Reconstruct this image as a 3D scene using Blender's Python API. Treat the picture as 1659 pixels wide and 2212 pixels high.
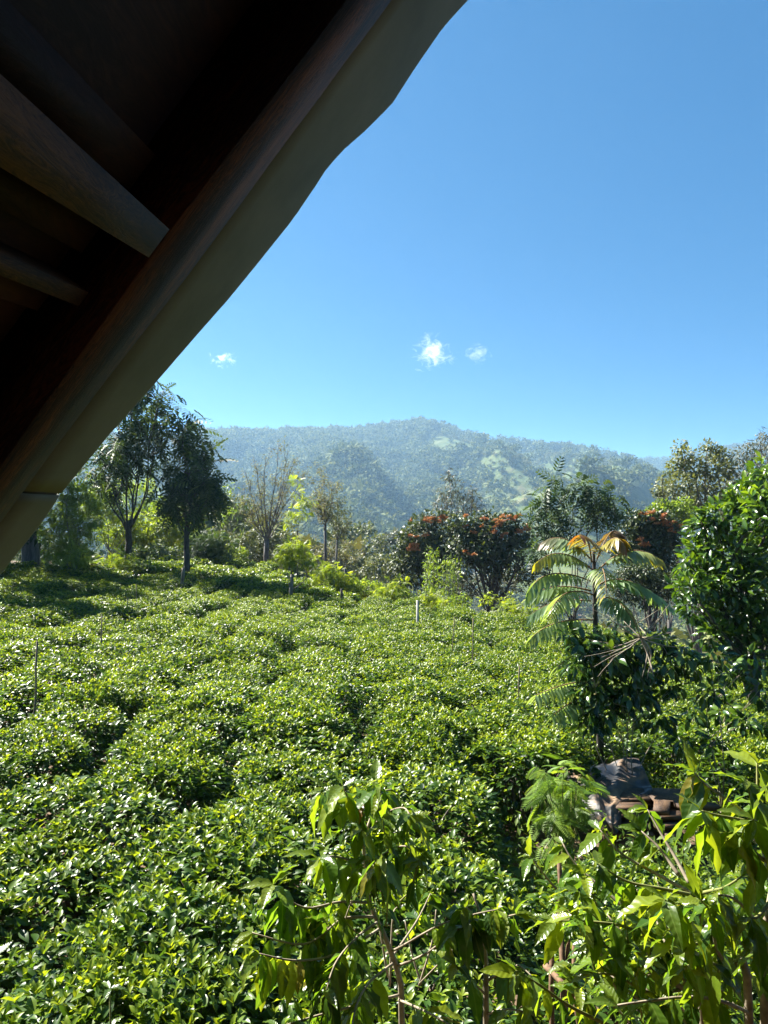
import bpy, math, random
import numpy as np
from mathutils import Vector, Matrix, noise

SC = bpy.context.scene
for _o in list(bpy.data.objects):
    bpy.data.objects.remove(_o)
R = math.radians
rng = np.random.default_rng(11)
random.seed(11)

# ------------------------------------------------------------------ camera
CZ = 3.2                      # eye height, metres
FV, UC, VC = 1565.0, 829.5, 1106.0
cam_d = bpy.data.cameras.new('camera')
cam = bpy.data.objects.new('camera', cam_d)
SC.collection.objects.link(cam)
cam.location = (0, 0, CZ)
cam.rotation_euler = (R(90), 0, 0)
cam_d.sensor_fit = 'HORIZONTAL'
cam_d.sensor_width = 24.0
cam_d.lens = 24.0 * FV / 1659.0
cam_d.clip_start = 0.05
cam_d.clip_end = 9000
SC.camera = cam

# ------------------------------------------------------------------ sky, sun, exposure
SUN_AZ, SUN_EL = R(-52), R(43)          # azimuth from +Y, negative = to the left
sun_dir = Vector((math.sin(SUN_AZ) * math.cos(SUN_EL), math.cos(SUN_AZ) * math.cos(SUN_EL), math.sin(SUN_EL)))
W = bpy.data.worlds.new('World')
SC.world = W
W.use_nodes = True
wn = W.node_tree
bg = wn.nodes['Background']
sky = wn.nodes.new('ShaderNodeTexSky')
sky.sky_type = 'NISHITA'
sky.sun_disc = False
sky.sun_elevation = SUN_EL
sky.sun_rotation = SUN_AZ
sky.altitude = 1500
sky.air_density = 1.0
sky.dust_density = 0.1
sky.ozone_density = 3.0
hs = wn.nodes.new('ShaderNodeHueSaturation')
hs.inputs['Saturation'].default_value = 1.0
wb = wn.nodes.new('ShaderNodeMix')
wb.data_type = 'RGBA'; wb.blend_type = 'MULTIPLY'
wb.inputs[0].default_value = 1.0
wb.inputs[7].default_value = (.075, .55, 1.04, 1)
gm = wn.nodes.new('ShaderNodeGamma')
gm.inputs['Gamma'].default_value = 0.5
wn.links.new(sky.outputs[0], gm.inputs['Color'])
wn.links.new(gm.outputs[0], wb.inputs[6])
wn.links.new(wb.outputs[2], hs.inputs['Color'])
wn.links.new(hs.outputs[0], bg.inputs[0])
bg.inputs[1].default_value = 0.055
sun_l = bpy.data.lights.new('sun', 'SUN')
sun_l.energy = 5.0
sun_l.angle = R(0.5)
sun_l.color = (1.0, 0.95, 0.86)
sun = bpy.data.objects.new('sun', sun_l)
SC.collection.objects.link(sun)
sun.location = (-30, 20, 60)
sun.rotation_euler = sun_dir.to_track_quat('Z', 'Y').to_euler()
SC.view_settings.view_transform = 'Standard'
SC.view_settings.look = 'None'
SC.view_settings.exposure = 2.28
SC.view_settings.gamma = 1.0
SC.view_settings.use_curve_mapping = False
SC.cycles.use_denoising = True
SC.cycles.max_bounces = 8
SC.cycles.diffuse_bounces = 3
SC.cycles.glossy_bounces = 2
SC.cycles.transmission_bounces = 4
SC.cycles.volume_bounces = 1
SC.cycles.use_adaptive_sampling = False
SC.cycles.caustics_reflective = False
SC.cycles.caustics_refractive = False

COL = SC.collection

# ------------------------------------------------------------------ helpers
def at(u, v, d):
    return np.array([(u - UC) / FV * d, d, CZ - (v - VC) / FV * d])

def px(d):
    return d / FV

def unit(a):
    a = np.asarray(a, float)
    n = np.linalg.norm(a, axis=-1, keepdims=True)
    return a / np.maximum(n, 1e-9)

def smooth(t):
    t = np.clip(t, 0, 1)
    return t * t * (3 - 2 * t)

class MB:
    """collects geometry; build() links it as ONE mesh object"""
    def __init__(s):
        s.V, s.F, s.T, s.M, s.n = [], [], [], [], 0

    def add(s, V, F, tint=0.5, m=0):
        V = np.asarray(V, float).reshape(-1, 3)
        if np.isscalar(tint):
            tint = np.full(len(V), tint)
        s.V.append(V)
        s.T.append(np.asarray(tint, float))
        for f in F:
            f = np.asarray(f, int)
            if len(f):
                s.F.append(f + s.n)
                s.M.append(np.full(len(f), m, int))
        s.n += len(V)

    def mesh(s, name, mats, smooth_=False):
        V = np.concatenate(s.V)
        me = bpy.data.meshes.new(name)
        me.vertices.add(len(V))
        me.vertices.foreach_set('co', V.astype(np.float32).ravel())
        idx = np.concatenate([f.ravel() for f in s.F])
        tot = np.concatenate([np.full(len(f), f.shape[1]) for f in s.F])
        start = np.concatenate([[0], np.cumsum(tot)[:-1]])
        me.loops.add(len(idx))
        me.loops.foreach_set('vertex_index', idx.astype(np.int32))
        me.polygons.add(len(tot))
        me.polygons.foreach_set('loop_start', start.astype(np.int32))
        me.polygons.foreach_set('loop_total', tot.astype(np.int32))
        me.polygons.foreach_set('material_index', np.concatenate(s.M).astype(np.int32))
        if smooth_:
            me.polygons.foreach_set('use_smooth', np.ones(len(tot), bool))
        a = me.attributes.new('tint', 'FLOAT', 'POINT')
        a.data.foreach_set('value', np.concatenate(s.T).astype(np.float32))
        me.update(calc_edges=True)
        for m in (mats if isinstance(mats, (list, tuple)) else [mats]):
            me.materials.append(m)
        return me

    def build(s, name, mats, parent=None, smooth_=False, loc=None):
        return obj(name, s.mesh(name, mats, smooth_), parent, loc)

def obj(name, me, parent=None, loc=None):
    o = bpy.data.objects.new(name, me)
    COL.objects.link(o)
    if parent is not None:
        o.parent = parent
        if loc is None:                      # geometry was given in world space
            o.matrix_parent_inverse = parent_inv(parent)
    if loc is not None:
        o.location = loc
    return o

def parent_inv(p):
    m = Matrix.LocRotScale(p.location, p.rotation_euler, p.scale)
    if p.parent:
        m = Matrix.LocRotScale(p.parent.location, p.parent.rotation_euler, p.parent.scale) @ p.matrix_parent_inverse @ m
    return m.inverted()

def tag(o, label, cat, group=None, kind=None):
    o['label'] = label
    o['category'] = cat
    if group:
        o['group'] = group
    if kind:
        o['kind'] = kind
    return o

def thing(name, label, cat, loc=(0, 0, 0), group=None):
    o = bpy.data.objects.new(name, None)
    o.empty_display_size = 0.2
    COL.objects.link(o)
    o.location = [float(c) for c in loc]
    return tag(o, label, cat, group)

def tube(mb, pts, rad, sides=6, tint=0.5, m=0):
    pts = np.asarray(pts, float)
    n = len(pts)
    rad = np.broadcast_to(np.asarray(rad, float), (n,))
    d = np.gradient(pts, axis=0)
    d = unit(d)
    ref = np.array([0.31, 0.17, 0.93]) if abs(d[0][2]) < 0.8 else np.array([0.95, 0.2, 0.1])
    x = unit(np.cross(d, ref))
    y = np.cross(d, x)
    a = np.linspace(0, 2 * np.pi, sides, endpoint=False)
    V = (pts[:, None, :] + rad[:, None, None] * (np.cos(a)[None, :, None] * x[:, None, :] + np.sin(a)[None, :, None] * y[:, None, :])).reshape(-1, 3)
    i = np.arange(n - 1)[:, None] * sides
    j = np.arange(sides)[None, :]
    k = (j + 1) % sides
    F = np.stack([i + j, i + k, i + sides + k, i + sides + j], -1).reshape(-1, 4)
    V = np.vstack([V, pts[-1:], pts[:1]])
    e = (n - 1) * sides
    j = np.arange(sides)
    k = (j + 1) % sides
    cap = np.stack([e + j, e + k, np.full(sides, n * sides)], -1)
    cap2 = np.stack([k, j, np.full(sides, n * sides + 1)], -1)
    mb.add(V, [F, cap, cap2], tint, m)

def path(a, b, n=6, wig=0.05, sag=0.0, g=rng):
    a, b = np.asarray(a, float), np.asarray(b, float)
    t = np.linspace(0, 1, n)[:, None]
    p = a + (b - a) * t
    L = np.linalg.norm(b - a)
    w = np.cumsum(g.normal(0, wig * L / n * 2.0, (n, 3)), 0)
    w -= w[0] + (w[-1] - w[0]) * t
    p = p + w
    p[:, 2] -= (sag * L * 4 * t * (1 - t))[:, 0]
    return p

def box(mb, c, sx, sy, sz, rot=None, tint=0.5, m=0, jit=0.0, g=rng):
    s = np.array([[-1, -1, -1], [1, -1, -1], [1, 1, -1], [-1, 1, -1], [-1, -1, 1], [1, -1, 1], [1, 1, 1], [-1, 1, 1]]) * 0.5
    V = s * np.array([sx, sy, sz])
    if jit:
        V = V + g.normal(0, jit, V.shape)
    if rot is not None:
        V = V @ np.array(rot).T
    F = np.array([[0, 3, 2, 1], [4, 5, 6, 7], [0, 1, 5, 4], [1, 2, 6, 5], [2, 3, 7, 6], [3, 0, 4, 7]])
    mb.add(V + np.asarray(c), [F], tint, m)

# leaf templates: along +Y (length 1), normal +Z
def T_leaf(w=0.42, fold=0.10, curl=0.10):
    V = np.array([[0, 0, 0], [-w / 2, .42, fold], [w / 2, .42, fold], [0, .5, 0.0], [0, 1, -curl]])
    return V, [np.array([[0, 3, 1], [1, 3, 4], [0, 2, 3], [3, 2, 4]])]

def T_quad(w=0.5, curl=0.1):
    V = np.array([[0, 0, 0], [-w / 2, .5, .03], [0, 1, -curl], [w / 2, .5, .03]])
    return V, [np.array([[0, 3, 2, 1]])]

def T_leaf6(w=0.42, fold=0.09, curl=0.12):
    V = np.array([[0, 0, 0], [-w * .42, .25, fold * .8], [-w * .5, .5, fold], [-w * .3, .78, fold * .4], [0, 1, -curl],
                  [w * .3, .78, fold * .4], [w * .5, .5, fold], [w * .42, .25, fold * .8], [0, .25, 0], [0, .5, .01], [0, .78, -.02]])
    return V, [np.array([[0, 8, 1], [0, 7, 8], [3, 10, 4], [10, 5, 4]]), np.array([[1, 8, 9, 2], [2, 9, 10, 3], [8, 7, 6, 9], [9, 6, 5, 10]])]

def T_frond(pairs=8, ll=0.30, lw=0.10, droop=0.35):
    V, F = [], []
    for i in range(pairs):
        t = 0.16 + 0.8 * i / (pairs - 1)
        z = -droop * t * t
        L = ll * (0.65 + 0.7 * math.sin(math.pi * min(1, t * 0.9 + .1)) ** .8) * (1.0 if i < pairs - 1 else .8)
        for s in (-1, 1):
            b = len(V)
            dx, dy, dz = s * .86, .42, -.32
            V += [[0, t, z], [dx * L * .5 - 0, t + dy * L * .5 + lw / 2, z + dz * L * .4 + .01],
                  [dx * L, t + dy * L, z + dz * L], [dx * L * .5, t + dy * L * .5 - lw / 2, z + dz * L * .4 + .01]]
            F.append([b, b + 3, b + 2, b + 1] if s < 0 else [b, b + 1, b + 2, b + 3])
    b = len(V)
    V += [[0, 0, 0], [0.012, .5, -droop * .25], [0, 1, -droop], [-0.012, .5, -droop * .25]]
    F.append([b, b + 1, b + 2, b + 3])
    return np.array(V), [np.array(F)]

LEAF, QUAD, LEAF6, FROND = T_leaf(), T_quad(), T_leaf6(), T_frond()
NARROW = T_leaf(w=0.22, fold=.04, curl=.2)
ROUND = T_leaf(w=0.62, fold=.06, curl=.08)
FROND_S = T_frond(6, .34, .13, .45)
FROND_B = T_frond(5, .36, .17, .5)

def scatter(mb, T, P, D, N, S, tint, m=0):
    V, F = T
    P, D, N = np.asarray(P, float), unit(D), np.asarray(N, float)
    n = len(P)
    if n == 0:
        return
    S = np.broadcast_to(np.asarray(S, float), (n,))
    X = np.cross(D, N)
    X = unit(X + 1e-6)
    Z = np.cross(X, D)
    k = len(V)
    W_ = (V[None, :, 0, None] * X[:, None] + V[None, :, 1, None] * D[:, None] + V[None, :, 2, None] * Z[:, None]) * S[:, None, None] + P[:, None]
    off = (np.arange(n) * k)[:, None, None]
    FF = [(f[None] + off).reshape(-1, f.shape[1]) for f in F]
    tint = np.repeat(np.broadcast_to(np.asarray(tint, float), (n,)), k)
    mb.add(W_.reshape(-1, 3), FF, tint, m)

def rdir(n, g):
    return unit(g.normal(size=(n, 3)))

def clump(mb, T, c, r, n, size, g, droop=.25, tint=(.2, .8), out=.8, inner=.35, m=0, upn=.6, toptint=0.0):
    """n leaves filling the outer shell of an ellipsoid"""
    r = np.broadcast_to(np.asarray(r, float), (3,))
    u = rdir(n, g)
    f = (inner ** 3 + (1 - inner ** 3) * g.random(n)) ** (1 / 3.0) * (1 + .12 * g.normal(size=n))
    P = np.asarray(c) + u * r * f[:, None]
    D = u * out + rdir(n, g) * .75
    D[:, 2] -= droop
    N = u * .5 + rdir(n, g) * .5
    N[:, 2] += upn
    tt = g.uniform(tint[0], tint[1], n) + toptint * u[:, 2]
    scatter(mb, T, P, D, N, size * g.uniform(.7, 1.25, n), np.clip(tt, 0, 1), m)

# ------------------------------------------------------------------ materials
def nodes(name):
    m = bpy.data.materials.new(name)
    m.use_nodes = True
    nt = m.node_tree
    return m, nt, nt.nodes['Principled BSDF'], nt.nodes['Material Output']

def N_(nt, t, **k):
    n = nt.nodes.new(t)
    for a, b in k.items():
        setattr(n, a, b)
    return n

def ramp(nt, fac, stops):
    r = N_(nt, 'ShaderNodeValToRGB')
    el = r.color_ramp.elements
    while len(el) < len(stops):
        el.new(.5)
    for e, (p, c) in zip(el, stops):
        e.position = p
        e.color = (*c, 1)
    nt.links.new(fac, r.inputs[0])
    return r.outputs[0]

def leaf_mat(name, stops, rough=.38, tl=.4, spec=.5, tlc=(1.5, 1.35, .45), src='tint', vein=False, rnd=0.0):
    m, nt, p, out = nodes(name)
    if src == 'tint':
        a = N_(nt, 'ShaderNodeAttribute', attribute_name='tint')
        fac = a.outputs['Fac']
        if rnd:
            oi = N_(nt, 'ShaderNodeObjectInfo')
            ma = N_(nt, 'ShaderNodeMath', operation='MULTIPLY_ADD')
            nt.links.new(oi.outputs['Random'], ma.inputs[0])
            ma.inputs[1].default_value = rnd
            nt.links.new(fac, ma.inputs[2])
            fac = ma.outputs[0]
        if isinstance(stops[0][0], (int, float)) and len(stops[0]) == 2:
            st = stops
        else:
            st = [(i / (len(stops) - 1), c) for i, c in enumerate(stops)]
        col = ramp(nt, fac, st)
    else:
        oi = N_(nt, 'ShaderNodeObjectInfo')
        col = oi.outputs['Color']
    if vein:
        tc = N_(nt, 'ShaderNodeTexCoord')
        sx = N_(nt, 'ShaderNodeSeparateXYZ')
        nt.links.new(tc.outputs['Object'], sx.inputs[0])
        ab = N_(nt, 'ShaderNodeMath', operation='ABSOLUTE')
        nt.links.new(sx.outputs['X'], ab.inputs[0])
        # side veins sweep forward from the midrib
        mu = N_(nt, 'ShaderNodeMath', operation='MULTIPLY_ADD')
        nt.links.new(ab.outputs[0], mu.inputs[0])
        mu.inputs[1].default_value = -.75
        nt.links.new(sx.outputs['Y'], mu.inputs[2])
        fr = N_(nt, 'ShaderNodeMath', operation='MULTIPLY')
        nt.links.new(mu.outputs[0], fr.inputs[0])
        fr.inputs[1].default_value = 50.0
        sn = N_(nt, 'ShaderNodeMath', operation='SINE')
        nt.links.new(fr.outputs[0], sn.inputs[0])
        mid = N_(nt, 'ShaderNodeMapRange')
        nt.links.new(ab.outputs[0], mid.inputs[0])
        mid.inputs[1].default_value = 0.0
        mid.inputs[2].default_value = 0.022
        mid.inputs[3].default_value = 1.0
        mid.inputs[4].default_value = 0.0
        b = N_(nt, 'ShaderNodeBump')
        b.inputs['Strength'].default_value = .55
        b.inputs['Distance'].default_value = .0005
        sub = N_(nt, 'ShaderNodeMath', operation='SUBTRACT')
        nt.links.new(sn.outputs[0], sub.inputs[0])
        nt.links.new(mid.outputs[0], sub.inputs[1])
        nt.links.new(sub.outputs[0], b.inputs['Height'])
        nt.links.new(b.outputs[0], p.inputs['Normal'])
        mx = N_(nt, 'ShaderNodeMix', data_type='RGBA')
        mm = N_(nt, 'ShaderNodeMath', operation='MULTIPLY')
        nt.links.new(mid.outputs[0], mm.inputs[0])
        mm.inputs[1].default_value = .45
        nt.links.new(mm.outputs[0], mx.inputs[0])
        nt.links.new(col, mx.inputs[6])
        mx.inputs[7].default_value = (.22, .30, .08, 1)
        # blotchy surface
        ns = N_(nt, 'ShaderNodeTexNoise')
        ns.inputs['Scale'].default_value = 6
        nt.links.new(tc.outputs['Object'], ns.inputs['Vector'])
        m2 = N_(nt, 'ShaderNodeMix', data_type='RGBA', blend_type='MULTIPLY')
        m2.inputs[0].default_value = .6
        nt.links.new(mx.outputs[2], m2.inputs[6])
        cr = ramp(nt, ns.outputs['Fac'], [(.3, (.65, .68, .6)), (.7, (1.2, 1.15, 1.0))])
        nt.links.new(cr, m2.inputs[7])
        col = m2.outputs[2]
    nt.links.new(col, p.inputs['Base Color'])
    p.inputs['Roughness'].default_value = rough
    p.inputs['Specular IOR Level'].default_value = spec
    if tl > 0:
        tr = N_(nt, 'ShaderNodeBsdfTranslucent')
        ml = N_(nt, 'ShaderNodeMix', data_type='RGBA', blend_type='MULTIPLY')
        ml.inputs[0].default_value = 1
        nt.links.new(col, ml.inputs[6])
        ml.inputs[7].default_value = (*tlc, 1)
        nt.links.new(ml.outputs[2], tr.inputs[0])
        ms = N_(nt, 'ShaderNodeMixShader')
        ms.inputs[0].default_value = tl
        nt.links.new(p.outputs[0], ms.inputs[1])
        nt.links.new(tr.outputs[0], ms.inputs[2])
        nt.links.new(ms.outputs[0], out.inputs[0])
    return m

def rough_mat(name, c0, c1, scale=6, rough=.85, stretch=(1, 1, 1), bump=.3, dist=.02, detail=6, spec=.3, c2=None):
    m, nt, p, out = nodes(name)
    tc = N_(nt, 'ShaderNodeTexCoord')
    mp = N_(nt, 'ShaderNodeMapping')
    mp.inputs['Scale'].default_value = stretch
    nt.links.new(tc.outputs['Object'], mp.inputs[0])
    n = N_(nt, 'ShaderNodeTexNoise')
    n.inputs['Scale'].default_value = scale
    n.inputs['Detail'].default_value = detail
    n.inputs['Roughness'].default_value = .62
    nt.links.new(mp.outputs[0], n.inputs['Vector'])
    st = [(.3, c0), (.68, c1)]
    if c2:
        st = [(.28, c0), (.52, c1), (.72, c2)]
    nt.links.new(ramp(nt, n.outputs['Fac'], st), p.inputs['Base Color'])
    p.inputs['Roughness'].default_value = rough
    p.inputs['Specular IOR Level'].default_value = spec
    if bump:
        b = N_(nt, 'ShaderNodeBump')
        b.inputs['Strength'].default_value = bump
        b.inputs['Distance'].default_value = dist
        nt.links.new(n.outputs['Fac'], b.inputs['Height'])
        nt.links.new(b.outputs[0], p.inputs['Normal'])
    return m

M = {}
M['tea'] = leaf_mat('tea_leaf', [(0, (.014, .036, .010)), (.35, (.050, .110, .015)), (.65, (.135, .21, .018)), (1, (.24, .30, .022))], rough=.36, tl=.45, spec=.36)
M['tea_stem'] = rough_mat('tea_wood', (.05, .04, .03), (.17, .14, .11), 14)
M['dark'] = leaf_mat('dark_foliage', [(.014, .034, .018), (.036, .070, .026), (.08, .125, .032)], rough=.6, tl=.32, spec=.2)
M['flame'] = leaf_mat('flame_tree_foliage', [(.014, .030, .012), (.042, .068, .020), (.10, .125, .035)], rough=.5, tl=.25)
M['pinn'] = leaf_mat('pinnate_foliage', [(.025, .055, .025), (.055, .10, .045), (.13, .19, .065)], rough=.55, tl=.3, spec=.25)
M['light'] = leaf_mat('light_foliage', [(.05, .10, .02), (.11, .19, .028), (.20, .28, .045)], rough=.45, tl=.58)
M['bright'] = leaf_mat('bright_foliage', [(.06, .12, .016), (.14, .22, .022), (.26, .33, .035)], rough=.45, tl=.58)
M['olive'] = leaf_mat('olive_foliage', [(.04, .06, .025), (.085, .11, .04), (.15, .175, .07)], rough=.55, tl=.3)
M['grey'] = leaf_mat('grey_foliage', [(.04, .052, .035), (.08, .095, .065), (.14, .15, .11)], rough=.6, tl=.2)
M['dry'] = leaf_mat('dry_foliage', [(.10, .09, .055), (.17, .165, .09), (.19, .23, .09)], rough=.7, tl=.3)
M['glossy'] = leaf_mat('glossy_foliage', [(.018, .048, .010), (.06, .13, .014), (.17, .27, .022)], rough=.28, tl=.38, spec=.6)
M['coffee_far'] = leaf_mat('coffee_foliage', [(.014, .040, .012), (.035, .085, .016), (.10, .17, .025)], rough=.25, tl=.32, spec=.6)
M['coffee'] = leaf_mat('coffee_leaf', None, rough=.3, tl=.6, spec=.6, src='object', vein=True)
M['leaflet'] = leaf_mat('leaflet', None, rough=.34, tl=.42, spec=.8, src='object')
M['fern'] = leaf_mat('fern_foliage', [(.06, .13, .02), (.12, .22, .03), (.2, .3, .05)], rough=.45, tl=.45)
M['flower'] = leaf_mat('orange_petals', [(.36, .11, .045), (.45, .20, .075), (.48, .31, .13)], rough=.5, tl=.3, tlc=(1.1, 1, .8))
M['bark'] = rough_mat('grey_bark', (.05, .045, .04), (.16, .15, .135), 3, stretch=(3, 3, .7), bump=.6, dist=.04)
M['bark_dark'] = rough_mat('dark_bark', (.025, .022, .02), (.08, .07, .06), 4, stretch=(3, 3, .7), bump=.6, dist=.04)
M['twig'] = rough_mat('pale_twig', (.14, .11, .075), (.34, .29, .21), 30, stretch=(1, 1, 1), bump=.3, dist=.004)
M['twig_green'] = rough_mat('green_twig', (.10, .12, .03), (.22, .22, .07), 20, bump=.2, dist=.003)
M['soil'] = rough_mat('soil', (.035, .024, .016), (.13, .085, .05), 5, rough=.95, bump=.7, dist=.05, detail=9, c2=(.055, .06, .025))
exec_later = []

# ------------------------------------------------------------------ terrain
FE = np.array([(-60, 31), (-16, 30.5), (-12, 31.5), (-9.5, 38), (-6.5, 39), (-4, 33), (-.5, 28), (2.5, 25.5), (4.8, 23.5), (7, 20), (8.2, 16), (9, 10)])
def yfar(x):
    return np.interp(x, FE[:, 0], FE[:, 1])

def g(x, y):
    """height of the soil"""
    x, y = np.asarray(x, float), np.asarray(y, float)
    xc, yc = np.clip(x, -45, 14), np.clip(y, -30, 60)
    z = .1 - .04 * yc - .06 * xc
    z = z + .75 * np.exp(-((x + 10) ** 2 + (y - 36) ** 2) / 42.0)
    z = z + .07 * np.sin(x * .9 + 1) * np.sin(y * .7) + .10 * np.sin(x * .31 + y * .23)
    d = np.maximum(y - yfar(x), 0) + np.maximum(x - 9, 0) * .7
    wl = smooth((x + 15) / 9)
    near = np.minimum(d, 40)
    z = z - near * (.03 + .17 * wl) - np.maximum(d - 40, 0) * .17
    r = np.hypot(x, y)
    z = np.maximum(z, -58 + 3 * np.sin(x * .02) + 2 * np.sin(y * .03))
    return z

def gz(x, y):
    return float(g(x, y))

az = np.concatenate([np.arange(-180, -48, 4.0), np.arange(-48, 48, .5), np.arange(48, 180, 4.0)])
rr = np.concatenate([[0.3], np.arange(.9, 50, .55), 50 * 1.05 ** np.arange(0, 88)])
A, RR = np.meshgrid(np.radians(az), rr, indexing='ij')
X, Y = RR * np.sin(A), RR * np.cos(A)
V = np.stack([X, Y, g(X, Y)], -1).reshape(-1, 3)
na, nr = len(az), len(rr)
i, j = np.meshgrid(np.arange(na), np.arange(nr - 1), indexing='ij')
i2 = (i + 1) % na
F = np.stack([i * nr + j, i * nr + j + 1, i2 * nr + j + 1, i2 * nr + j], -1).reshape(-1, 4)
mb = MB()
mb.add(V, [F[:, ::-1]])
c = len(V)
mb.add([[0, 0, gz(0, 0)]], [])
ring = np.stack([np.arange(na) * nr, ((np.arange(na) + 1) % na) * nr, np.full(na, c)], -1)
mb.F.append(ring[:, ::-1]); mb.M.append(np.zeros(na, int))
ground = mb.build('ground', M['soil'], smooth_=True)
ground['kind'] = 'structure'

# ---- the mountain: one height field, crest traced as elevation against bearing
CR = np.array([(-700, 950), (-100, 948), (200, 942), (400, 946), (460, 942), (560, 936), (640, 930), (720, 929), (790, 922), (850, 912), (905, 907), (960, 921), (1010, 939), (1060, 949),
               (1150, 958), (1250, 968), (1330, 982), (1385, 1003), (1440, 1030), (1500, 1060), (1600, 1090), (1800, 1115), (2300, 1130)])
def T_of(s):
    u = s * FV + UC
    return (VC - np.interp(u, CR[:, 0], CR[:, 1]) - 12 - 7 * np.exp(-((u - 900) / 70.0) ** 2)) / FV

def ycrest(s):
    return 1480 + 120 * np.sin(s * 5 + .5) + 160 * s

def fbm(x, y, sc, oct=5, ridged=False, seed=0.0):
    out = np.zeros(x.shape)
    xf, yf = x.ravel(), y.ravel()
    res = np.empty(len(xf))
    for k in range(len(xf)):
        v = Vector((xf[k] * sc + seed, yf[k] * sc, seed * 1.7))
        if ridged:
            res[k] = noise.ridged_multi_fractal(v, 1.0, 2.1, oct, 1.0, 2.0)
        else:
            res[k] = noise.fractal(v, .9, 2.1, oct)
    return res.reshape(x.shape)

ss = np.linspace(-1.0, 1.05, 300)
tt = np.concatenate([np.linspace(0, 1, 150), 1 + np.linspace(0.012, .55, 26)])
S, T = np.meshgrid(ss, tt, indexing='ij')
Yc = ycrest(S)
Y0 = 430.0
Ym = Y0 + (Yc - Y0) * T
Xm = S * Ym
zc = Yc * T_of(S) - 5
tf = np.minimum(T, 1)
Z = -60 + (zc + 60) * (tf ** 1.15)
env = np.sin(np.pi * np.clip(tf, 0, 1)) ** .7 * (T <= 1)
rid = fbm(Xm, Ym, 1 / 330.0, 5, True, 3.3)
fin = fbm(Xm, Ym, 1 / 90.0, 4, False, 7.1)
def spur(p0, p1, w, amp):
    (s0, t0), (s1, t1) = p0, p1
    dx, dy = s1 - s0, (t1 - t0) * .45
    L2 = dx * dx + dy * dy
    q = np.clip(((S - s0) * dx + (T - t0) * .45 * dy) / L2, 0, 1)
    dd = np.hypot(S - s0 - q * dx, (T - t0) * .45 - q * dy)
    return amp * np.exp(-(dd / w) ** 2)
Z = Z + env * ((rid - 1.0) * 27 + fin * 9)
Z = Z + env * (spur((.06, .95), (.17, .55), .035, 34) + spur((.17, .55), (.30, .25), .035, 26) + spur((.22, .9), (.36, .45), .03, 26)
               + spur((-.1, .95), (-.04, .45), .035, 26) - spur((.02, .8), (.03, .25), .04, 34) - spur((.20, .8), (.25, .5), .03, 22)
               + spur((.36, .52), (.27, .15), .04, 34) - spur((-.2, .7), (-.12, .3), .05, 20) + spur((-.25, .95), (-.3, .4), .04, 24))
Z = np.where(T > 1, zc - (T - 1) * 330, Z)
Z = np.where(T <= 1, np.minimum(Z, Ym * (T_of(S)) - 6 * (1 - tf) - 4), Z)      # nothing on the face tops the crest
MZ = Z
n_s, n_t = S.shape
V = np.stack([Xm, Ym, Z + CZ], -1).reshape(-1, 3)
i, j = np.meshgrid(np.arange(n_s - 1), np.arange(n_t - 1), indexing='ij')
F = np.stack([i * n_t + j, (i + 1) * n_t + j, (i + 1) * n_t + j + 1, i * n_t + j + 1], -1).reshape(-1, 4)
# woodland cover: left flank, crest, gullies; grass on the right-hand spurs
cov = fbm(Xm, Ym, 1 / 170.0, 5, False, 1.9) + .8 * fbm(Xm, Ym, 1 / 38.0, 3, False, 9.4)
um = S * FV + UC
grass = smooth((um - 830) / 130) * smooth((.985 - T) / .05) * (.52 + .5 * smooth((rid - .9) / .7)) + .34 * smooth((um - 960) / 150)
forest = np.clip(1.0 - grass * 1.15 + .55 * cov + .35 * smooth((.42 - T) / .15) * (1 - smooth((um - 980) / 150)), 0, 1)
forest = np.where((T > .975) & (um < 930), 1.0, forest)
m, nt, p, out = nodes('mountainside')
a = N_(nt, 'ShaderNodeAttribute', attribute_name='tint')
tc = N_(nt, 'ShaderNodeTexCoord')
n1 = N_(nt, 'ShaderNodeTexNoise'); n1.inputs['Scale'].default_value = .035; n1.inputs['Detail'].default_value = 9; n1.inputs['Roughness'].default_value = .65
nt.links.new(tc.outputs['Object'], n1.inputs['Vector'])
gr = ramp(nt, n1.outputs['Fac'], [(.34, (.03, .048, .018)), (.47, (.062, .084, .027)), (.58, (.092, .112, .038)), (.72, (.13, .115, .06))])
mx = N_(nt, 'ShaderNodeMix', data_type='RGBA')
nt.links.new(a.outputs['Fac'], mx.inputs[0]); nt.links.new(gr, mx.inputs[6]); mx.inputs[7].default_value = (.028, .045, .018, 1)
nt.links.new(mx.outputs[2], p.inputs['Base Color']); p.inputs['Roughness'].default_value = .95; p.inputs['Specular IOR Level'].default_value = .1
bm_ = N_(nt, 'ShaderNodeBump'); bm_.inputs['Strength'].default_value = .9; bm_.inputs['Distance'].default_value = 6
nt.links.new(n1.outputs['Fac'], bm_.inputs['Height']); nt.links.new(bm_.outputs[0], p.inputs['Normal'])
mb = MB()
mb.add(V, [F], forest.ravel())
mountain = mb.build('mountain', m, smooth_=True)
mountain['kind'] = 'structure'

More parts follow.
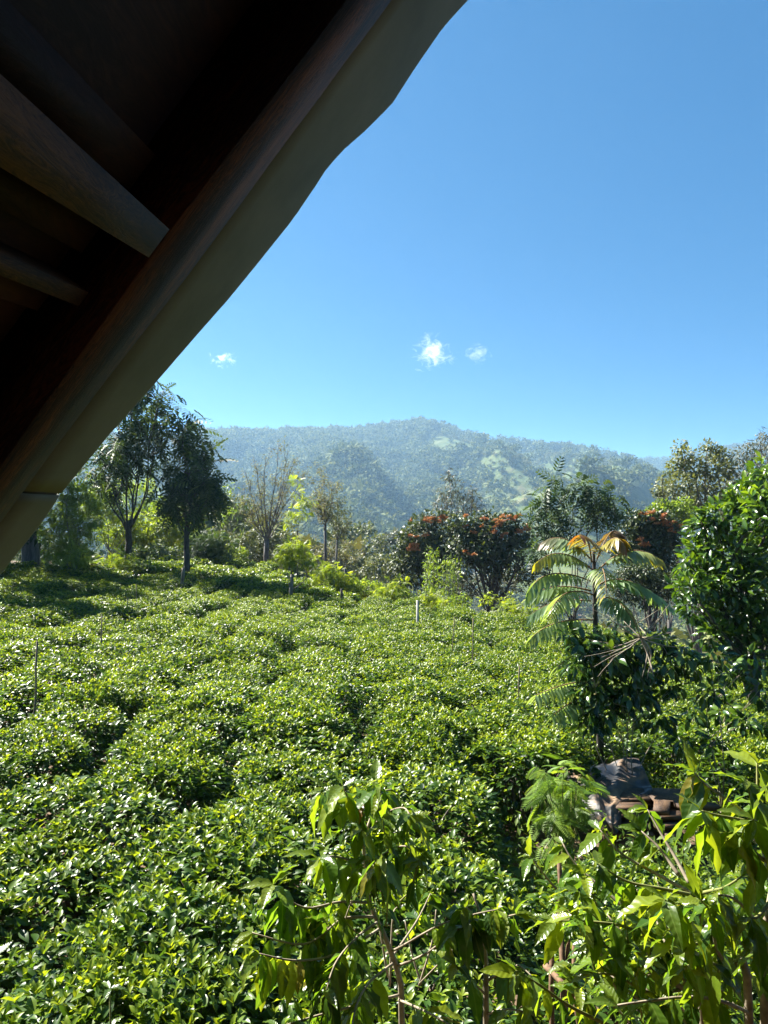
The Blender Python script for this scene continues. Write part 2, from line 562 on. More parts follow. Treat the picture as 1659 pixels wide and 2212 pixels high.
# ---- a farther ridge closing the gap on the right
s2 = np.linspace(-.9, 1.0, 120); t2 = np.linspace(0, 1.3, 40)
S2, T2 = np.meshgrid(s2, t2, indexing='ij')
FR = np.array([(-700, 1010), (1200, 1010), (1330, 1003), (1375, 992), (1420, 990), (1470, 980), (1540, 965), (1700, 950), (2400, 960)])
e2 = (VC - np.interp(S2 * FV + UC, FR[:, 0], FR[:, 1])) / FV
Y2 = 1900 + 500 * T2
Z2 = np.where(T2 <= 1, -50 + (2400 * e2 + 50 - 8) * T2 ** .9, 2400 * e2 - 8 - (T2 - 1) * 500) + np.sin(np.pi * np.minimum(T2, 1)) * 25 * (fbm(S2 * 2400, Y2, 1 / 300., 4, True, 5.5) - 1)
V2 = np.stack([S2 * Y2, Y2, Z2 + CZ], -1).reshape(-1, 3)
i, j = np.meshgrid(np.arange(119), np.arange(39), indexing='ij')
mb = MB(); mb.add(V2, [np.stack([i * 40 + j, (i + 1) * 40 + j, (i + 1) * 40 + j + 1, i * 40 + j + 1], -1).reshape(-1, 4)], .9)
hl = mb.build('hills', m, smooth_=True); hl['kind'] = 'structure'

# ---- geometry-node scatter for what nobody could count
def gn_scatter(name, pts, scale, rotz, templ, label, cat, kind='stuff'):
    me = bpy.data.meshes.new(name)
    me.vertices.add(len(pts))
    me.vertices.foreach_set('co', np.asarray(pts, np.float32).ravel())
    a = me.attributes.new('sc', 'FLOAT_VECTOR', 'POINT'); a.data.foreach_set('vector', np.asarray(scale, np.float32).ravel())
    a = me.attributes.new('rz', 'FLOAT', 'POINT'); a.data.foreach_set('value', np.asarray(rotz, np.float32))
    a = me.attributes.new('pick', 'INT', 'POINT'); a.data.foreach_set('value', rng.integers(0, len(templ), len(pts)).astype(np.int32))
    o = obj(name, me)
    tag(o, label, cat, kind=kind)
    ng = bpy.data.node_groups.new(name + '_nodes', 'GeometryNodeTree')
    ng.interface.new_socket('Geometry', in_out='INPUT', socket_type='NodeSocketGeometry')
    ng.interface.new_socket('Geometry', in_out='OUTPUT', socket_type='NodeSocketGeometry')
    gi, go = ng.nodes.new('NodeGroupInput'), ng.nodes.new('NodeGroupOutput')
    gt = ng.nodes.new('GeometryNodeGeometryToInstance')
    for t in templ:
        oi = ng.nodes.new('GeometryNodeObjectInfo')
        oi.inputs['Object'].default_value = t
        oi.inputs['As Instance'].default_value = True
        ng.links.new(oi.outputs['Geometry'], gt.inputs[0])
    # link order into a multi-input may differ; picking is random anyway
    mp = ng.nodes.new('GeometryNodeMeshToPoints')
    ng.links.new(gi.outputs[0], mp.inputs[0])
    ip = ng.nodes.new('GeometryNodeInstanceOnPoints')
    ng.links.new(mp.outputs[0], ip.inputs['Points'])
    jn = ng.nodes.new('GeometryNodeJoinGeometry')
    for n_ in [n_ for n_ in ng.nodes if n_.bl_idname == 'GeometryNodeObjectInfo']:
        ng.links.new(n_.outputs['Geometry'], jn.inputs[0])
    ng.nodes.remove(gt)
    ng.links.new(jn.outputs[0], ip.inputs['Instance'])
    ip.inputs['Pick Instance'].default_value = True
    def attr(nm, dt):
        n_ = ng.nodes.new('GeometryNodeInputNamedAttribute'); n_.data_type = dt; n_.inputs[0].default_value = nm
        return n_.outputs['Attribute']
    ng.links.new(attr('pick', 'INT'), ip.inputs['Instance Index'])
    ng.links.new(attr('sc', 'FLOAT_VECTOR'), ip.inputs['Scale'])
    cx = ng.nodes.new('ShaderNodeCombineXYZ'); ng.links.new(attr('rz', 'FLOAT'), cx.inputs[2])
    ng.links.new(cx.outputs[0], ip.inputs['Rotation'])
    ng.links.new(ip.outputs[0], go.inputs[0])
    md = o.modifiers.new('scatter', 'NODES'); md.node_group = ng
    return o

def template(mb, name, mats):
    """mesh kept out of the scene, only referenced by a scatter"""
    return bpy.data.objects.new(name, mb.mesh(name, mats))

def blob_tree(seed, conifer=False, trunk=False):
    """far tree: trunk and a crown of leaf clumps, unit height"""
    gg = np.random.default_rng(seed)
    mb = MB()
    if conifer:
        n = 70
        t = gg.random(n) ** .8
        a_ = gg.uniform(0, 6.28, n)
        r_ = .19 * (1 - t) + .02
        P = np.stack([np.cos(a_) * r_ * .5, np.sin(a_) * r_ * .5, .12 + .84 * t], 1)
        D = np.stack([np.cos(a_), np.sin(a_), np.full(n, -.35)], 1)
        scatter(mb, QUAD, P, D, np.tile([0, 0, 1.], (n, 1)) + gg.normal(0, .3, (n, 3)), .20 * (1.15 - t), gg.random(n))
        tube(mb, [[0, 0, 0], [0, 0, .9]], [.02, .005], 4, .1)
    elif trunk:
        tube(mb, [[0, 0, -.05], [.01, 0, .4], [gg.normal(0, .03), 0, .82]], [.022, .017, .01], 4, .2, 1)
        for k in range(5):
            c = np.array([gg.normal(0, .12), gg.normal(0, .12), gg.uniform(.68, .93)])
            clump(mb, ROUND, c, (.17, .17, .10), 16, .15, gg, droop=0, tint=(.1, .9))
    else:
        for k in range(7):
            c = np.array([gg.normal(0, .18), gg.normal(0, .18), gg.uniform(.35, .8)])
            clump(mb, ROUND, c, (.26, .26, .2), 20, .22, gg, droop=.1, tint=(.0, .9))
    return mb

M['far_forest'] = leaf_mat('far_forest', [(.024, .042, .016), (.065, .09, .03), (.16, .18, .07)], rough=.8, tl=.15, spec=.1, rnd=.3)
M['far_scrub'] = leaf_mat('far_scrub', [(.05, .065, .025), (.095, .11, .04), (.15, .15, .06)], rough=.8, tl=.15, spec=.1, rnd=.35)
broad = [template(blob_tree(k), 'broadleaf', M['far_forest']) for k in range(4)]
spire = [template(blob_tree(20 + k, True), 'spire', M['far_forest']) for k in range(3)]
scrub = [template(blob_tree(30 + k), 'scrub', M['far_scrub']) for k in range(3)]

def msample(n, weight, gg):
    """points on the mountain face, uniform in area, thinned by weight"""
    sI = gg.random(n * 4) * (n_s - 1.001)
    tI = gg.random(n * 4) ** .6 * 150
    a_, b_ = sI.astype(int), tI.astype(int)
    b_ = np.minimum(b_, n_t - 2)
    w_ = weight[a_, b_] * (np.abs(ss[a_]) < .66)
    keep = gg.random(n * 4) < w_
    a_, b_, fa, fb = a_[keep][:n], b_[keep][:n], (sI - sI.astype(int))[keep][:n], (tI - np.floor(tI))[keep][:n]
    def bl(Q):
        return (Q[a_, b_] * (1 - fa) + Q[a_ + 1, b_] * fa) * (1 - fb) + (Q[a_, b_ + 1] * (1 - fa) + Q[a_ + 1, b_ + 1] * fa) * fb
    return np.stack([bl(Xm), bl(Ym), bl(MZ) + CZ - .4], 1), bl(T)
gg = np.random.default_rng(5)
P, tv = msample(26000, np.clip(.025 + smooth((forest - .42) / .3), 0, 1) * (T < .995), gg)
sc_ = gg.uniform(11, 25, len(P)) * gg.choice([.8, 1.0, 1.25], len(P))
gn_scatter('forest', P, np.stack([sc_ * .9, sc_ * .9, sc_], 1), gg.uniform(0, 6.28, len(P)), broad, 'hazy dark green woodland covering the mountainside', 'forest')
cw = smooth((forest - .35) / .2) * np.exp(-((T - .36) / .22) ** 2) * np.exp(-((um - 800) / 190) ** 2)
P, tv = msample(2600, cw, gg)
sc_ = gg.uniform(18, 34, len(P))
gn_scatter('conifer_forest', P, np.stack([sc_ * .8, sc_ * .8, sc_], 1), gg.uniform(0, 6.28, len(P)), spire, 'blue green spire shaped conifers low on the mountainside', 'forest')
P, tv = msample(9000, (1 - smooth((forest - .3) / .3)) * .55 * (cov > -.2) * (T < .98), gg)
sc_ = gg.uniform(3.5, 8, len(P))
gn_scatter('scrub', P, np.stack([sc_ * 1.2, sc_ * 1.2, sc_], 1), gg.uniform(0, 6.28, len(P)), scrub, 'olive scrub dotted over the grassy mountain spurs', 'scrub')
# farther hills
nP = 3000
a_ = gg.integers(62, 119, nP); b_ = gg.integers(2, 31, nP)
P = V2.reshape(120, 40, 3)[a_, b_] + np.stack([gg.uniform(-20, 20, nP), gg.uniform(-6, 6, nP), np.full(nP, -2.)], 1)
sc_ = gg.uniform(13, 20, nP)
gn_scatter('far_forest', P, np.stack([sc_ * 1.1, sc_ * 1.1, sc_], 1), gg.uniform(0, 6.28, nP), broad, 'woodland on the farther hill in the gap at the mountain foot', 'forest')
# valley woodland below the field
nP = 2600
rx = gg.uniform(-.62, .66, nP); ry = 75 + 380 * gg.random(nP) ** .7
P = np.stack([rx * ry, ry, g(rx * ry, ry) - .5], 1)
keep = ~((rx < -.28) & (ry < 120))
P = P[keep]
sc_ = gg.uniform(6, 11, len(P))
gn_scatter('valley_woodland', P, np.stack([sc_, sc_, sc_], 1), gg.uniform(0, 6.28, len(P)), broad + scrub, 'pale olive treetops filling the valley below the tea field', 'woodland')

# ridge trees that can be counted against the sky
rt = []
for k in range(5):
    mb = blob_tree(60 + k, trunk=True)
    rt.append(mb.mesh('ridge_tree', [M['far_forest'], M['bark']]))
u = 455.0
k = 0
while u < 1385:
    s_ = (u - UC) / FV
    dep = ycrest(s_)
    for rep_ in range(2 if u > 930 else 1):
        dd = dep + gg.uniform(-25, 10) - rep_ * 14
        s__ = s_ + gg.uniform(-.002, .002)
        zc_ = dep * T_of(s__) - 5 + CZ - .5 - (rep_ * 3)
        h = gg.uniform(13, 20) if u < 930 else gg.uniform(15, 23)
        o = obj('ridge_tree', rt[k % 5], loc=(s__ * dd, dd, zc_))
        h *= 1.25
        o.scale = (h * .72, h * .72, h)
        o.rotation_euler.z = gg.uniform(0, 6.28)
        tag(o, 'slender tree standing along the mountain crest against the sky', 'tree', 'trees along the mountain crest')
        k += 1
    u += gg.uniform(5.5, 12.5) if u > 930 else gg.uniform(6, 12)

# ---- haze: one closed box of even air round camera and scene
m = bpy.data.materials.new('haze_air'); m.use_nodes = True
nt = m.node_tree; nt.nodes.clear()
out = N_(nt, 'ShaderNodeOutputMaterial'); pv = N_(nt, 'ShaderNodeVolumePrincipled')
pv.inputs['Color'].default_value = (.42, .70, 1.0, 1)
pv.inputs['Density'].default_value = .0002
pv.inputs['Anisotropy'].default_value = .35
nt.links.new(pv.outputs[0], out.inputs['Volume'])
mb = MB()
box(mb, (0, 250, 75), 7600, 7600, 380)
hz = mb.build('haze', m)
tag(hz, 'pale blue haze hanging in the valley air', 'haze', kind='stuff')

# ------------------------------------------------------------------ cabin (the roof we stand under)
def wood_mat(name, c0, c1, c2, dirv, scale=5, rough=.7, knots=True):
    m, nt, p, out = nodes(name)
    tc = N_(nt, 'ShaderNodeTexCoord')
    mp = N_(nt, 'ShaderNodeMapping'); mp.vector_type = 'TEXTURE'
    q = Vector(dirv).to_track_quat('X', 'Z').to_euler()
    mp.inputs['Rotation'].default_value = q
    mp.inputs['Scale'].default_value = (6, 1, 1)
    nt.links.new(tc.outputs['Object'], mp.inputs[0])
    n0 = N_(nt, 'ShaderNodeTexNoise'); n0.inputs['Scale'].default_value = scale; n0.inputs['Detail'].default_value = 3
    nt.links.new(mp.outputs[0], n0.inputs['Vector'])
    mu = N_(nt, 'ShaderNodeVectorMath', operation='MULTIPLY_ADD')
    nt.links.new(n0.outputs['Color'], mu.inputs[0]); mu.inputs[1].default_value = (.5, .5, .5); nt.links.new(mp.outputs[0], mu.inputs[2])
    n1 = N_(nt, 'ShaderNodeTexNoise'); n1.inputs['Scale'].default_value = scale * 7; n1.inputs['Detail'].default_value = 7; n1.inputs['Roughness'].default_value = .7
    nt.links.new(mu.outputs[0], n1.inputs['Vector'])
    mx = N_(nt, 'ShaderNodeMath', operation='MULTIPLY_ADD')
    nt.links.new(n0.outputs['Fac'], mx.inputs[0]); mx.inputs[1].default_value = 1.1
    ad = N_(nt, 'ShaderNodeMath', operation='SUBTRACT'); nt.links.new(n1.outputs['Fac'], ad.inputs[0]); ad.inputs[1].default_value = .55
    nt.links.new(ad.outputs[0], mx.inputs[2])
    nt.links.new(ramp(nt, mx.outputs[0], [(.30, c0), (.5, c1), (.72, c2)]), p.inputs['Base Color'])
    p.inputs['Roughness'].default_value = rough
    p.inputs['Specular IOR Level'].default_value = .25
    b = N_(nt, 'ShaderNodeBump'); b.inputs['Strength'].default_value = .5; b.inputs['Distance'].default_value = .004
    nt.links.new(n1.outputs['Fac'], b.inputs['Height']); nt.links.new(b.outputs[0], p.inputs['Normal'])
    return m

nR = np.array([.804, 0, -.595])            # inward normal of the left slope
eR = np.array([.595, 0, .804])             # up the slope
eye = np.array([0, 0, CZ])
def rp(off, q, y):
    """point `off` outside the slope plane through the eye, q up the slope, at depth y"""
    return eye - nR * off + eR * q + np.array([0, y, 0])

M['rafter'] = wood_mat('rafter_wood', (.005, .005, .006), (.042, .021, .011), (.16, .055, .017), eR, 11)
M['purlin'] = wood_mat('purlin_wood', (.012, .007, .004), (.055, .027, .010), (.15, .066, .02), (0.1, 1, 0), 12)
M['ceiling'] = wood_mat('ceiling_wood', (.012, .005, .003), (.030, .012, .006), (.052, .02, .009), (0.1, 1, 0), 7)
M['roofsheet'] = rough_mat('painted_sheet', (.10, .105, .06), (.165, .16, .10), 3.5, rough=.75, bump=.15, dist=.002, detail=8)
M['roofing'] = rough_mat('dark_roofing', (.02, .02, .02), (.045, .045, .045), 5)
M['floor'] = wood_mat('floor_wood', (.01, .006, .004), (.02, .012, .007), (.03, .018, .01), (1, 0, 0), 4)
cabin = thing('cabin', 'dark timber cabin roof sloping overhead with a pale overhanging edge', 'cabin', (0, 0, CZ - 1.6))
O0, DY = .606, 1.30
# rafter: live-edged underside
gg = np.random.default_rng(3)
n = 60
qs = np.linspace(-2.6, 2.8, n)
we = np.cumsum(gg.normal(0, .004, n)); we = we - np.linspace(we[0], we[-1], n)
wf = .008 * np.sin(qs * 3.1) + .005 * np.sin(qs * 9.3) + we * .5
rows = []
for k, q in enumerate(qs):
    b = .004 * math.sin(q * 5 + 1)
    rows.append([rp(O0 + .135, q, DY), rp(O0 + b, q, DY + .003), rp(O0 - .004, q, DY + .09), rp(O0 + .004, q, DY + .172 + wf[k]), rp(O0 + .05, q, DY + .176 + wf[k]), rp(O0 + .135, q, DY + .17)])
V = np.array(rows).reshape(-1, 3)
F = []
for k in range(n - 1):
    for c_ in range(6):
        a_, b_ = k * 6 + c_, k * 6 + (c_ + 1) % 6
        F.append([a_, b_, b_ + 6, a_ + 6])
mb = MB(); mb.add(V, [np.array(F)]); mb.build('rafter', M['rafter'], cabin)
# purlins and the boards beside them
def purlin(name, q13, w0, off, h, mat, y1=DY - .008, slope=.1125, tap=0.0):
    mb = MB()
    V = []
    ys = np.linspace(-1.95, y1, 14)
    for y in ys:
        q = q13 + slope * (y - 1.3)
        jj = .0015 * math.sin(y * 23 + q13 * 50)
        w = w0 * (1 + tap * max(0, 1.3 - y) / .5)
        for (dq, do) in ((-w / 2 + jj, 0), (w / 2 + jj, 0), (w / 2, h), (-w / 2, h)):
            V.append(rp(off + do, q + dq, y))
    F = [[k * 4 + c_, k * 4 + (c_ + 1) % 4, (k + 1) * 4 + (c_ + 1) % 4, (k + 1) * 4 + c_] for k in range(13) for c_ in range(4)]
    F += [[0, 3, 2, 1], [52, 53, 54, 55]]
    mb.add(V, [np.array(F)])
    return mb.build(name, mat, cabin)
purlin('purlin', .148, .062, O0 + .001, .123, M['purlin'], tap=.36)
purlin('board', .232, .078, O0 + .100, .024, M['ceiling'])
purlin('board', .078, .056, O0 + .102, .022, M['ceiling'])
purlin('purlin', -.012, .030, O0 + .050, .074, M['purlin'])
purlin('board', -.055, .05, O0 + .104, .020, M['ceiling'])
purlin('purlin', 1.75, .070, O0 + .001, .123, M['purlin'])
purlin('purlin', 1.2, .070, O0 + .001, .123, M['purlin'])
# ceiling panels between rafter and back wall
qb = [-2.6, -1.4, -.30, .86, 2.02, 2.83]
for k in range(5):
    mb = MB()
    a_, b_ = qb[k] + .002, qb[k + 1] - .002
    V = [rp(O0 + o_, q_, y_) for o_ in (.126, .140) for (q_, y_) in ((a_, -2), (b_, -2), (b_, DY - .002), (a_, DY - .002))]
    F = [[0, 1, 2, 3], [7, 6, 5, 4], [0, 4, 5, 1], [1, 5, 6, 2], [2, 6, 7, 3], [3, 7, 4, 0]]
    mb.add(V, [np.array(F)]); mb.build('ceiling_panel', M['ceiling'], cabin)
# overhanging sheet with a wavy cut edge, two lengths with an open joint
EDG = [(1080, -80), (1015, 0), (960, 60), (900, 148), (850, 228), (790, 290), (748, 328), (713, 368), (690, 405), (640, 480), (560, 580), (500, 652), (425, 735), (345, 825), (240, 940), (137, 1064), (100, 1122), (0, 1250), (-160, 1470)]
eq, ey = [], []
OS = O0 + .026
for (u_, v_) in EDG:
    pp = -(.804 * (u_ - UC) + .595 * (v_ - VC))
    y_ = OS * FV / pp
    eq.append((.595 * (u_ - UC) - .804 * (v_ - VC)) * y_ / FV); ey.append(y_)
eq, ey = np.array(eq)[::-1], np.array(ey)[::-1]
def sheet(qa, qz, tilt):
    qn = np.linspace(qa, qz, 50)
    yn = np.interp(qn, eq, ey)
    V = []
    for k in range(50):
        f = k / 49
        dip = .004 * math.sin(qn[k] * 4)
        # the joint runs level, so its cut leans across the slope
        for (y_, o_) in ((1.50, 0), (1.6, .002), (yn[k] - .012, .004 + dip), (yn[k], .007 + dip), (yn[k], .017 + dip), (1.50, .014)):
            lean = tilt[0] * (1 - f) + tilt[1] * f
            V.append(rp(OS + o_, qn[k] + lean * (y_ - 1.6), y_))
    F = [[k * 6 + c_, k * 6 + (c_ + 1) % 6, (k + 1) * 6 + (c_ + 1) % 6, (k + 1) * 6 + c_] for k in range(49) for c_ in range(6)]
    mb = MB(); mb.add(V, [np.array(F), np.array([[5, 4, 3, 2, 1, 0]]), np.array([[0, 1, 2, 3, 4, 5]]) + 294])
    return mb.build('roof_sheet', M['roofsheet'], cabin)
qj = np.interp(1.0, [0, 1], [0, (.595 * (100 - UC) - .804 * (1068 - VC)) * 1.62 / FV])
sheet(qj + .0038, 1.6, (0, 0))
sheet(-1.6, qj - .0038, (0, 0))
mb = MB()
V = [rp(O0 + o_, q_, y_) for o_ in (.145, .165) for (q_, y_) in ((-2.6, -2), (2.83, -2), (2.83, 1.62), (-2.6, 1.62))]
F6 = [[0, 1, 2, 3], [7, 6, 5, 4], [0, 4, 5, 1], [1, 5, 6, 2], [2, 6, 7, 3], [3, 7, 4, 0]]
mb.add(V, [np.array(F6)])
V = [rp(O0 + o_, q_, y_) for o_ in (.046, .142) for (q_, y_) in ((-1.6, 1.52), (1.6, 1.52), (1.6, 1.66), (-1.6, 1.66))]  # added dark backing, stops sky light showing through the sheet joint
mb.add(V, [np.array(F6)])
mb.build('roof_covering_and_backing', M['roofing'], cabin)
mb = MB()
V = [rp(OS + o_, q_, y_) for o_ in (.004, .018) for (q_, y_) in ((qj - .0036, 1.5), (qj + .0036, 1.5), (qj + .0036, 1.685), (qj - .0036, 1.685))]  # added dark strip fills the joint, standing in for the shade inside it
mb.add(V, [np.array(F6)])
mb.build('joint_shade_strip', M['roofing'], cabin)
# the other slope, back wall and floor enclose the room behind
def mir(P):
    P = np.array(P, float); P[:, 0] = 2.46 - P[:, 0]; return P
mb = MB()
V = mir([rp(O0 + o_, q_, y_) for o_ in (.126, .17) for (q_, y_) in ((-2.6, -2), (2.9, -2), (2.9, 1.62), (-2.6, 1.62))])
mb.add(V, [np.array(F6)]); mb.build('roof_slope', M['ceiling'], cabin)
mb = MB(); box(mb, (1.2, -2.06, CZ + .5), 7.4, .1, 5.2); mb.build('back_wall', M['ceiling'], cabin)
nb = 14
for k in range(nb):
    mb = MB(); box(mb, (1.2, -2.0 + (k + .5) * .222, CZ - 1.62), 6.6, .216, .05); mb.build('floor_board', M['floor'], cabin)
mb = MB()
for x_ in (-1.7, 1.2, 4.1):
    for y_ in (-1.8, .9):
        b = gz(x_, y_)
        box(mb, (x_, y_, (CZ - 1.66 + b - .3) / 2), .14, .14, CZ - 1.66 - b + .3)
mb.build('stilts', M['ceiling'], cabin)

# ------------------------------------------------------------------ tea
def tea_mesh(seed, nl, T, size, twoside=False):
    gg = np.random.default_rng(seed)
    mb = MB()
    ph = gg.uniform(0, 6.28, 6)
    def Rf(a):
        return .60 * (1 + .13 * np.sin(2 * a + ph[0]) + .09 * np.sin(3 * a + ph[1]) + .06 * np.sin(5 * a + ph[2]))
    def top(x, y):
        r = np.hypot(x, y)
        return .93 - .20 * (r / .64) ** 4 + .045 * np.sin(7 * x + ph[3]) * np.sin(6 * y + ph[4]) + .03 * np.sin(15 * x + 11 * y + ph[5])
    # mature top layer
    n1 = int(nl * .45)
    a = gg.uniform(0, 6.28, n1); r = Rf(a) * np.sqrt(gg.random(n1)) * 1.02
    x, y = r * np.cos(a), r * np.sin(a)
    z = top(x, y) - np.abs(gg.normal(0, .055, n1)) - .01
    b = gg.uniform(0, 6.28, n1)
    D = np.stack([np.cos(b), np.sin(b), gg.normal(.28, .42, n1)], 1) + np.stack([np.cos(a), np.sin(a), 0 * a], 1) * (.6 * r / .6)[:, None]
    N = gg.normal(0, .45, (n1, 3)); N[:, 2] += 1
    scatter(mb, T, np.stack([x, y, z], 1), D, N, size * gg.uniform(.75, 1.35, n1), np.clip(gg.normal(.36, .16, n1), 0, .75))
    # young upright shoots in twos and threes
    ns = int(nl * .27 / 3)
    a = gg.uniform(0, 6.28, ns); r = Rf(a) * np.sqrt(gg.random(ns)) * .97
    x, y = r * np.cos(a), r * np.sin(a)
    z = top(x, y) + gg.uniform(-.02, .05, ns)
    tn = np.clip(gg.normal(.74, .16, ns), .3, 1)
    for k in range(3):
        b = gg.uniform(0, 6.28, ns)
        D = np.stack([np.cos(b) * .7, np.sin(b) * .7, gg.uniform(.35, 1.3, ns)], 1)
        N = np.stack([-np.cos(b), -np.sin(b), np.full(ns, .5)], 1) + gg.normal(0, .3, (ns, 3))
        scatter(mb, T, np.stack([x, y, z], 1), D, N, size * gg.uniform(.5, .9, ns), np.clip(tn + gg.normal(0, .08, ns), 0, 1))
    # skirt
    n2 = nl - n1 - ns * 3
    a = gg.uniform(0, 6.28, n2); r = Rf(a) * gg.uniform(.78, 1.06, n2)
    x, y = r * np.cos(a), r * np.sin(a)
    z = .22 + (top(x, y) - .24) * gg.random(n2) ** .65
    D = np.stack([np.cos(a), np.sin(a), gg.normal(-.15, .45, n2)], 1) + gg.normal(0, .45, (n2, 3))
    N = np.stack([np.cos(a) * .5, np.sin(a) * .5, np.full(n2, .8)], 1) + gg.normal(0, .35, (n2, 3))
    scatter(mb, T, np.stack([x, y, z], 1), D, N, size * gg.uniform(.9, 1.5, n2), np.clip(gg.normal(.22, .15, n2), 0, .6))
    mt = MB()
    for k in range(6):
        a = k * 1.05 + gg.uniform(-.3, .3); r = gg.uniform(.2, .4)
        e = np.array([r * math.cos(a), r * math.sin(a), .68])
        tube(mt, path([.03 * math.cos(a), .03 * math.sin(a), -.15], e, 6, .07, -.1, gg), np.linspace(.026, .008, 6), 5)
        tube(mt, path(e * [.6, .6, .7], e + gg.normal(0, .1, 3) + [0, 0, .12], 4, .07, 0, gg), np.linspace(.012, .004, 4), 4)
    return mb, mt

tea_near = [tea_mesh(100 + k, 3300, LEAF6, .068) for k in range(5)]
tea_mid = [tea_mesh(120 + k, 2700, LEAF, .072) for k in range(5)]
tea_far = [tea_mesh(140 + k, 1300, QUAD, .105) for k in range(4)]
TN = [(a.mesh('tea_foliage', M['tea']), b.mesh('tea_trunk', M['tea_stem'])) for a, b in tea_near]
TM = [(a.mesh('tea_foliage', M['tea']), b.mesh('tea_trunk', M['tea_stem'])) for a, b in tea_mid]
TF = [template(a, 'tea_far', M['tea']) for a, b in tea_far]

gg = np.random.default_rng(21)
spots = []
sp = 1.12
row = 0
for yi, y in enumerate(np.arange(1.9, 42, .88)):
    for xi, x in enumerate(np.arange(-30, 12, 1.30)):
        # rows run up the field, bending a little
        xx = x + .45 * math.sin(y * .22 + x * .11) + gg.normal(0, .13)
        yy = y + (xi % 3) * .29 + gg.normal(0, .15)
        if yy > yfar(xx) - .2 or (yy < 2.4 and abs(xx) < 4.5) or abs(xx) > .60 * yy + 4.5:
            continue
        if (1.05 < xx < 3.7 and 5.0 < yy < 7.1) or (1.6 < xx < 3.7 and 7.0 < yy < 8.8) or (xx > .45 and yy < 3.6) or (-.6 < xx and yy < 3.05):        # shrubs and the woodpile take the near right corner
            continue
        if gg.random() < .02 + .22 * (noise.noise((xx * .45, yy * .6, 3.1)) > .36):
            continue
        spots.append((xx, yy))
spots = np.array(spots)
inview = (np.abs(spots[:, 0]) < .53 * spots[:, 1] + .7) & (spots[:, 1] > 2.6)
order = np.argsort(spots[:, 1] + np.where(inview, 0, 1000))
n_obj = 300
def put_tea(k, x, y):
    pool = TN if y < 9 else TM
    fo, tr = pool[k % 5]
    s_ = gg.uniform(.90, 1.17)
    t = thing('tea_bush', 'clipped green tea bush in the dense plantation rows', 'tea bush', (x, y, gz(x, y) - .02), 'tea bushes of the plantation')
    t.rotation_euler = (gg.normal(0, .05), gg.normal(0, .05), gg.uniform(0, 6.28))
    t.scale = (s_ * 1.04, s_ * 1.04, gg.uniform(.90, 1.09))
    o = obj('foliage', fo, loc=(0, 0, 0)); o.parent = t
    o = obj('trunk', tr, loc=(0, 0, 0)); o.parent = t
    return t
near_tea = []
for k, i in enumerate(order[:n_obj]):
    t_ = put_tea(k, *spots[i])
    if k < 12:
        near_tea.append(t_)
rest = spots[order[n_obj:]]
nb = len(rest)
P = np.stack([rest[:, 0], rest[:, 1], g(rest[:, 0], rest[:, 1]) - .02], 1)
s_ = gg.uniform(.95, 1.22, nb)
gn_scatter('tea_hedge', P, np.stack([s_, s_, gg.uniform(.88, 1.12, nb)], 1), gg.uniform(0, 6.28, nb), TF, 'rows of clipped tea bushes covering the far part of the field', 'tea bushes')
print('TEA', len(spots), nb)

# ------------------------------------------------------------------ trees and shrubs
def limb_to(mb, start, end, r0, r1, gg, n=7, wig=.06, sag=-.04, sides=6):
    p = path(start, end, n, wig, sag, gg)
    tube(mb, p, np.linspace(r0, r1, n), sides)
    return p

